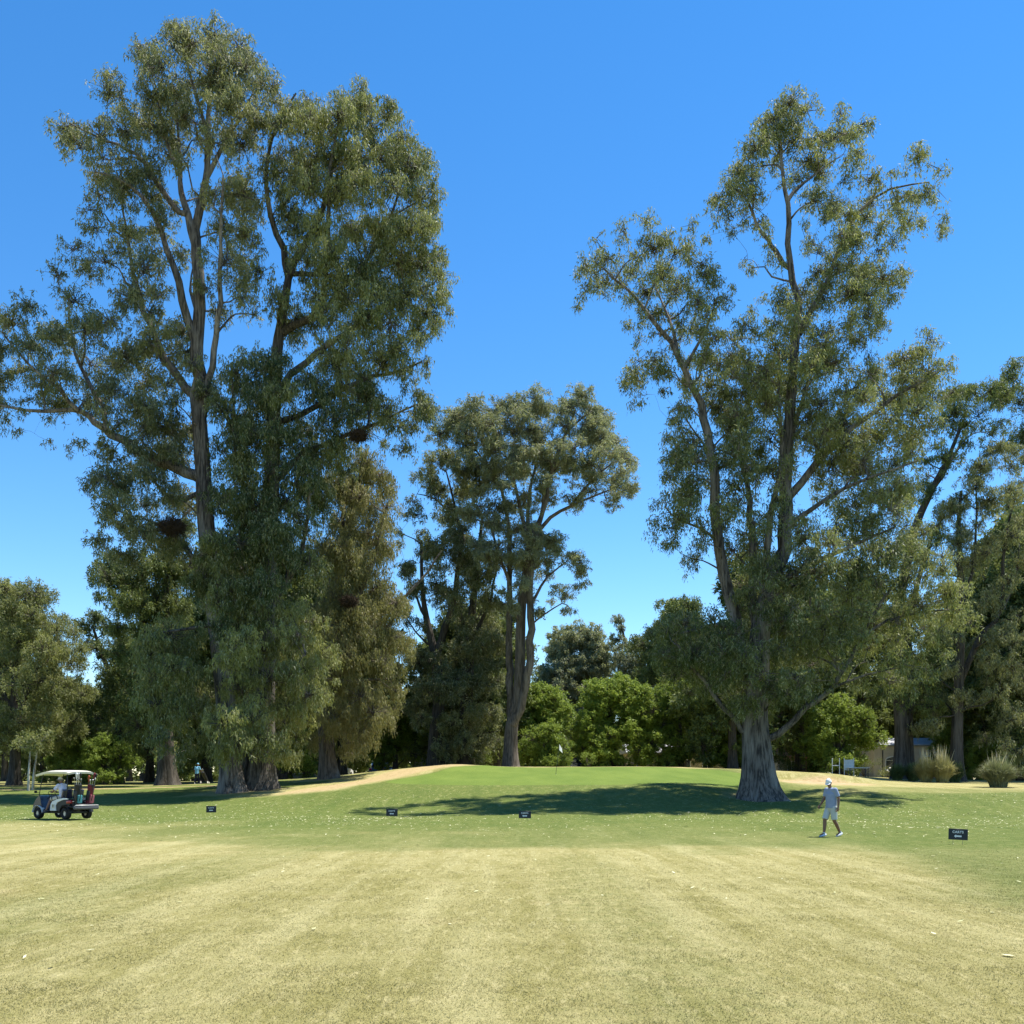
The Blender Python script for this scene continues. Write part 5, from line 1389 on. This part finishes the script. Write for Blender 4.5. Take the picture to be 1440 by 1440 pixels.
# ---- vehicles
def car(px, d, rz, paint, label, kind='hatch', dz=0):
    x, y, z = ground_at(px, d)
    e = empty('parked_car', (x, y, z+dz), R(rz), label=label, cat='car')
    L_, W_ = 4.1, 1.7
    m = MB(); prof = [(-2.02, .35), (-2.06, .62), (-1.95, .88), (-1.3, .93), (1.0, .95), (1.75, .84), (2.0, .70), (2.06, .45), (2.0, .26), (1.6, .24), (-1.6, .24)]
    m.prism(prof, -W_/2, W_/2, bev=.05); m.build('body', paint, e)
    m = MB(); m.grid(lambda u, v: (0, 0, 0), 2, 2) if False else None
    top = [(-1.75, .92), (-1.45, 1.36), (-1.1, 1.45), (.05, 1.46), (.35, 1.36), (1.0, .94)]
    m.prism(top, -.70, .70, bev=.05); m.build('cabin', paint, e)
    for s in (-1, 1):
        m = MB(); m.prism([(-1.4, .97), (-1.28, 1.30), (-1.05, 1.38), (-.25, 1.39), (-.25, .97)], s*.690, s*.712); m.build('side_window', C_GLASS, e, smooth=False)
        m = MB(); m.prism([(-.17, .97), (-.17, 1.39), (.03, 1.38), (.28, 1.30), (.78, .97)], s*.690, s*.712); m.build('side_window', C_GLASS, e, smooth=False)
        MB().box((-2.03, s*.68, .76), (.06, .22, .16), bev=.02).build('tail_light', C_TAIL, e)
        MB().box((2.0, s*.62, .66), (.08, .30, .14), bev=.03).build('headlight', C_GLASS, e)
    m = MB(); m.box((-1.625, 0, 1.14), (.03, 1.18, .36), rot=(0, R(34), 0), bev=.01); m.build('rear_window', C_GLASS, e)
    m = MB(); m.box((.70, 0, 1.17), (.03, 1.20, .50), rot=(0, -R(57), 0), bev=.01); m.build('windscreen', C_GLASS, e)
    for xx in (-1.3, 1.3):
        for s in (-1, 1):
            w_ = MB().cyl((xx, s*.70, .31), (xx, s*.87, .31), .31, n=24).build('wheel', C_RUBBER, e)
            MB().cyl((xx, s*.865, .31), (xx, s*.88, .31), .19, n=16).build('rim', C_METAL, w_)
    return e
car(537, 103, 84, C_BLUE, 'bright blue car parked behind the dry bank left of the green')
car(802, 100, 12, C_DKBLUE, 'dark blue car half hidden behind the crest, just right of the flag')
car(843, 103, 5, C_WHITE, 'pale car under the brightest domed tree, half hidden by the crest')
car(476, 100, 80, C_WHITE, 'white car glimpsed just right of the brownish gum trunk')

# ---- low pale wall on the left
def wall(px0, px1, d0, d1, h, mat, label):
    a = np.array(ground_at(px0, d0)); b = np.array(ground_at(px1, d1)); c = (a+b)/2; L_ = np.hypot(*(b-a)[:2]); ang = math.atan2(b[1]-a[1], b[0]-a[0])
    e = empty('low_wall', tuple(c), ang, label=label, cat='wall')
    m = MB(); m.box((0, 0, h/2-.15), (L_, .22, h+.3), bev=.02); m.build('wall_body', mat, e)
    for k in range(7):
        MB().box((-L_/2+L_*k/6, 0, h/2-.08), (.26, .30, h+.22), bev=.02).build('pier', mat, e)
    MB().box((0, 0, h+.03), (L_+.1, .28, .06), bev=.01).build('coping', C_WHITE, e)
wall(372, 442, 96, 99, .55, C_CONC, 'low pale wall with piers between the two big left gum trunks')

# ---- gate lodge by the bank: thick slab on pillars
x, y, z = ground_at(600, 101)
e = empty('gate_shelter', (x, y, z), R(-8), label='small grey shelter with a flat slab roof behind the bank at the green left end', cat='shelter')
MB().box((0, 0, 2.45), (2.6, 2.0, .22), bev=.03).build('roof_slab', C_CONC, e)
MB().box((0, 0, 2.28), (2.2, 1.7, .12), bev=.02).build('beam', C_GREYROOF, e)
for xx, ww in ((-.85, .35), (-.35, .30), (.95, .3)):
    for yy in (-.6, .6): MB().box((xx, yy, 1.05), (ww, .3, 2.35), bev=.02).build('pillar', C_CONC, e)
MB().box((.25, .6, .95), (1.1, .12, 2.1), bev=.02).build('wall', C_GREYROOF, e)

# ---- cream house at the right
def window(e, x, yv, z, w, h, arch=False, mat=C_WHITE):
    f = empty('window', (x, yv, z)); f.parent = e
    t = .09
    m = MB()
    m.box((-w/2, 0, h/2), (t, .10, h), bev=.01).box((w/2, 0, h/2), (t, .10, h), bev=.01).box((0, -.002, 0), (w+t, .12, t), bev=.01)
    m.box((0, .002, h*.5), (.05, .07, h-.04), bev=.005)
    if arch:
        n = 14; pts = [(w/2*math.cos(math.pi*k/n), 0, h+w*.22*math.sin(math.pi*k/n)) for k in range(n+1)]
        for a, b in zip(pts, pts[1:]): m.box(tuple((Vector(a)+Vector(b))/2), ((Vector(a)-Vector(b)).length+.03, .10, t), rot=(0, -math.atan2(b[2]-a[2], b[0]-a[0]), 0), bev=.008)
        m.box((0, .001, h), (w, .07, .05), bev=.005)
    else: m.box((0, .001, h), (w+t, .10, t), bev=.01)
    m.build('frame', mat, f)
    g = MB(); g.box((0, .03, h/2), (w-.02, .02, h), bev=0)
    if arch: g.prism([(w/2*math.cos(math.pi*k/14), h+w*.22*math.sin(math.pi*k/14)) for k in range(15)], .02, .04)
    g.build('pane', C_GLASS, f, smooth=False)
x, y, z = ground_at(1227, 100)
e = empty('cream_house', (x, y, z), R(-4), label='cream rendered house with grey roof, white chimney and arched white window', cat='house')
H_ = 3.1
MB().box((4.2, 2.6, H_/2-.15), (8.2, 5.2, H_+.3), bev=.02).build('wall', C_PLASTER, e)
m = MB(); m.prism([(-.30, H_+.03), (5.5, H_+.03), (5.5, H_+.10), (2.6, H_+.88), (-.30, H_+.12)], -.05, 8.7, plane='YZ')
m.build('roof', C_GREYROOF, e, smooth=False)
MB().box((.33, .25, H_+.25), (.62, .62, .9), bev=.03).build('chimney', C_WHITE, e)
MB().box((.33, .25, H_+.73), (.74, .74, .10), bev=.02).build('chimney_cap', C_WHITE, e)
MB().cyl((.95, -.05, .1), (.95, -.05, 2.7), .05, n=10).build('downpipe', C_STEEL, e)
window(e, 2.1, -.05, .75, 1.75, .95, True); window(e, 5.6, -.05, .9, 1.3, 1.2)
MB().box((2.1, -.06, .68), (2.0, .22, .08), bev=.01).build('sill', C_WHITE, e)

# ---- long low building behind the green trees
x, y, z = ground_at(885, 116)
e = empty('low_building', (x, y, z-.1), R(2), label='long low tan building glimpsed beneath the green trees behind the green', cat='building')
MB().box((6.4, 2.5, 1.4), (12.8, 5, 3.2), bev=.02).build('wall', C_TAN, e)
m = MB(); m.prism([(-.5, 3.0), (5.5, 3.0), (5.5, 3.1), (2.5, 4.1), (-.5, 3.1)], -.4, 13.2, plane='YZ'); m.build('roof', C_GREYROOF, e, smooth=False)
for k in range(5): window(e, 1.4+k*2.5, -.05, 1.0, 1.1, 1.3)
MB().box((3.9, -.05, 1.05), (1.0, .08, 2.1), bev=.01).build('door', C_STEEL, e)

# ---- terracotta roofed cottage behind the lone gum
x, y, z = ground_at(1078, 112)
e = empty('cottage', (x, y, z), R(6), label='cottage with terracotta roof seen just right of the large lone gum trunk', cat='house')
MB().box((1.9, 2.0, 1.1), (3.8, 4.0, 2.6), bev=.02).build('wall', C_TAN, e)
m = MB(); m.prism([(-.5, 2.35), (4.5, 2.35), (4.5, 2.45), (2.0, 3.5), (-.5, 2.45)], -.4, 4.2, plane='YZ'); m.build('roof', C_TERRA, e, smooth=False)
for k in range(2): window(e, .9+k*1.9, -.05, .8, .9, 1.1)
for k in (0, 1): MB().box((3.0+.9*k, -1.1, 1.1), (.32, .32, 2.3), bev=.02).build('pillar', C_BRICK, e)
MB().box((3.3, -.9, 2.32), (1.8, 1.2, .10), bev=.02).build('porch_roof', C_TERRA, e)

# ---- white board frame and bench near the bunker
x, y, z = ground_at(1183, 83)
e = empty('notice_board', (x, y, z), R(5), label='white framed notice board with two panels behind the walking man', cat='notice board')
for xx in (-.75, -.15, .25, 1.05): MB().box((xx, 0, .68), (.05, .05, 1.45), bev=.01).build('post', C_WHITE, e)
MB().box((.65, .01, .85), (.74, .03, .85), bev=.01).build('board', simple_mat('pale_board', (.62, .64, .60), .6), e)
MB().box((-.45, 0, .80), (.54, .05, .06), bev=.01).build('rail', C_WHITE, e)
x, y, z = ground_at(1206, 83)
e = empty('garden_table', (x, y, z), R(3), label='low pale table beside the white notice board', cat='table')
MB().box((0, 0, .72), (1.7, .8, .05), bev=.01).build('table_top', C_WHITE, e)
for xx in (-.75, .75):
    for yy in (-.3, .3): MB().box((xx, yy, .33), (.06, .06, .74), bev=.008).build('leg', C_STEEL, e)

# ---- small marker post and saplings
x, y, z = ground_at(1320, 77)
e = empty('marker_post', (x, y, z), label='short dark marker post between the strappy clumps on the right', cat='post')
MB().cyl((0, 0, -.1), (0, 0, .38), .04, n=10).build('shaft', C_STEEL, e); MB().ball((0, 0, .39), .055, (1, 1, .6), 10).build('knob', C_STEEL, e)
def sapling(px, d, h, lean, label, seed):
    x, y, z = ground_at(px, d); e = empty('sapling', (x, y, z), label=label, cat='young tree')
    t = Tubes(); lp, lr = smooth_line([(0, 0, -.1), (lean*.3, 0, h*.4), (lean, .1, h)], [.10, .08, .04], .3); t.tube(lp, lr, 8)
    rg = np.random.default_rng(seed)
    C = np.stack([lean+rg.normal(size=9)*.5, rg.normal(size=9)*.5, h+rg.uniform(-.3, 1.0, 9)], -1)
    t.tri_tubes(np.repeat(lp[-1:], 9, 0), C, np.full(9, .03), np.full(9, .01))
    link('trunk', t.mesh('sapling_trunk', PALEB), e)
    V, ti, ji, sc, own, sr = leaves(rg, C, np.full(9, .5), 1.0, 60, .25, .1, .5, .6, .5, 1, .3)
    link('crown', np_mesh('sapling_crown', V, np.arange(len(V)).reshape(-1, 3), L_OLIVE, {'tint': ti, 'jit': ji}), e)
PALEB = bark_mat('pale_bark', (.20, .18, .15), (.42, .39, .34), (.6, .57, .5), .6, .4)
sapling(40, 72, 3.0, .1, 'pale stemmed young tree at the left edge, behind the cart', 1)
sapling(46, 73, 3.2, .35, 'leaning pale stemmed young tree next to the straight one behind the cart', 2)
sapling(246, 86, 2.6, 0, 'thin pale stemmed young tree between the dark gum and the distant golfer', 3)
# ------------------------------------------------------------------ light, sky, camera
EL, AZ = 67.0, 22.0     # sun height; direction from +X turning towards +Y
w = bpy.data.worlds.new('World'); scene.world = w; w.use_nodes = True
nt = w.node_tree; nt.nodes.clear()
sky = nt.nodes.new('ShaderNodeTexSky'); sky.sky_type = 'NISHITA'; sky.sun_disc = False
sky.sun_elevation = R(EL); sky.sun_rotation = R(90-AZ); sky.altitude = 100
sky.air_density = .95; sky.dust_density = .0; sky.ozone_density = 3.0
hs = nt.nodes.new('ShaderNodeHueSaturation'); hs.inputs['Saturation'].default_value = 1.3
hs.inputs['Hue'].default_value = .5
bg = nt.nodes.new('ShaderNodeBackground'); bg.inputs[1].default_value = .115
out = nt.nodes.new('ShaderNodeOutputWorld')
nt.links.new(sky.outputs[0], hs.inputs['Color']); nt.links.new(hs.outputs[0], bg.inputs[0]); nt.links.new(bg.outputs[0], out.inputs[0])
sd = bpy.data.lights.new('sun', 'SUN'); sd.energy = 4.6; sd.angle = R(.53); sd.color = (1, .95, .86)
so = bpy.data.objects.new('sun', sd); COL.objects.link(so)
sv = Vector((math.cos(R(EL))*math.cos(R(AZ)), math.cos(R(EL))*math.sin(R(AZ)), math.sin(R(EL))))
so.rotation_euler = sv.to_track_quat('Z', 'Y').to_euler(); so.location = (40, 20, 80)

cd = bpy.data.cameras.new('camera'); cam = bpy.data.objects.new('camera', cd); COL.objects.link(cam)
cam.location = (0, 0, CAMH); cam.rotation_euler = (R(90), 0, 0)
cd.sensor_fit = 'HORIZONTAL'; cd.sensor_width = 36; cd.lens = 36*F/1440
cd.shift_y = (HZ-720)/1440
cd.clip_start = .1; cd.clip_end = 4000
scene.camera = cam
scene.view_settings.view_transform = 'Standard'; scene.view_settings.look = 'None'
scene.view_settings.exposure = 1.0; scene.view_settings.gamma = 1
scene.cycles.max_bounces = 6; scene.cycles.diffuse_bounces = 3; scene.cycles.transmission_bounces = 4
scene.cycles.transparent_max_bounces = 6
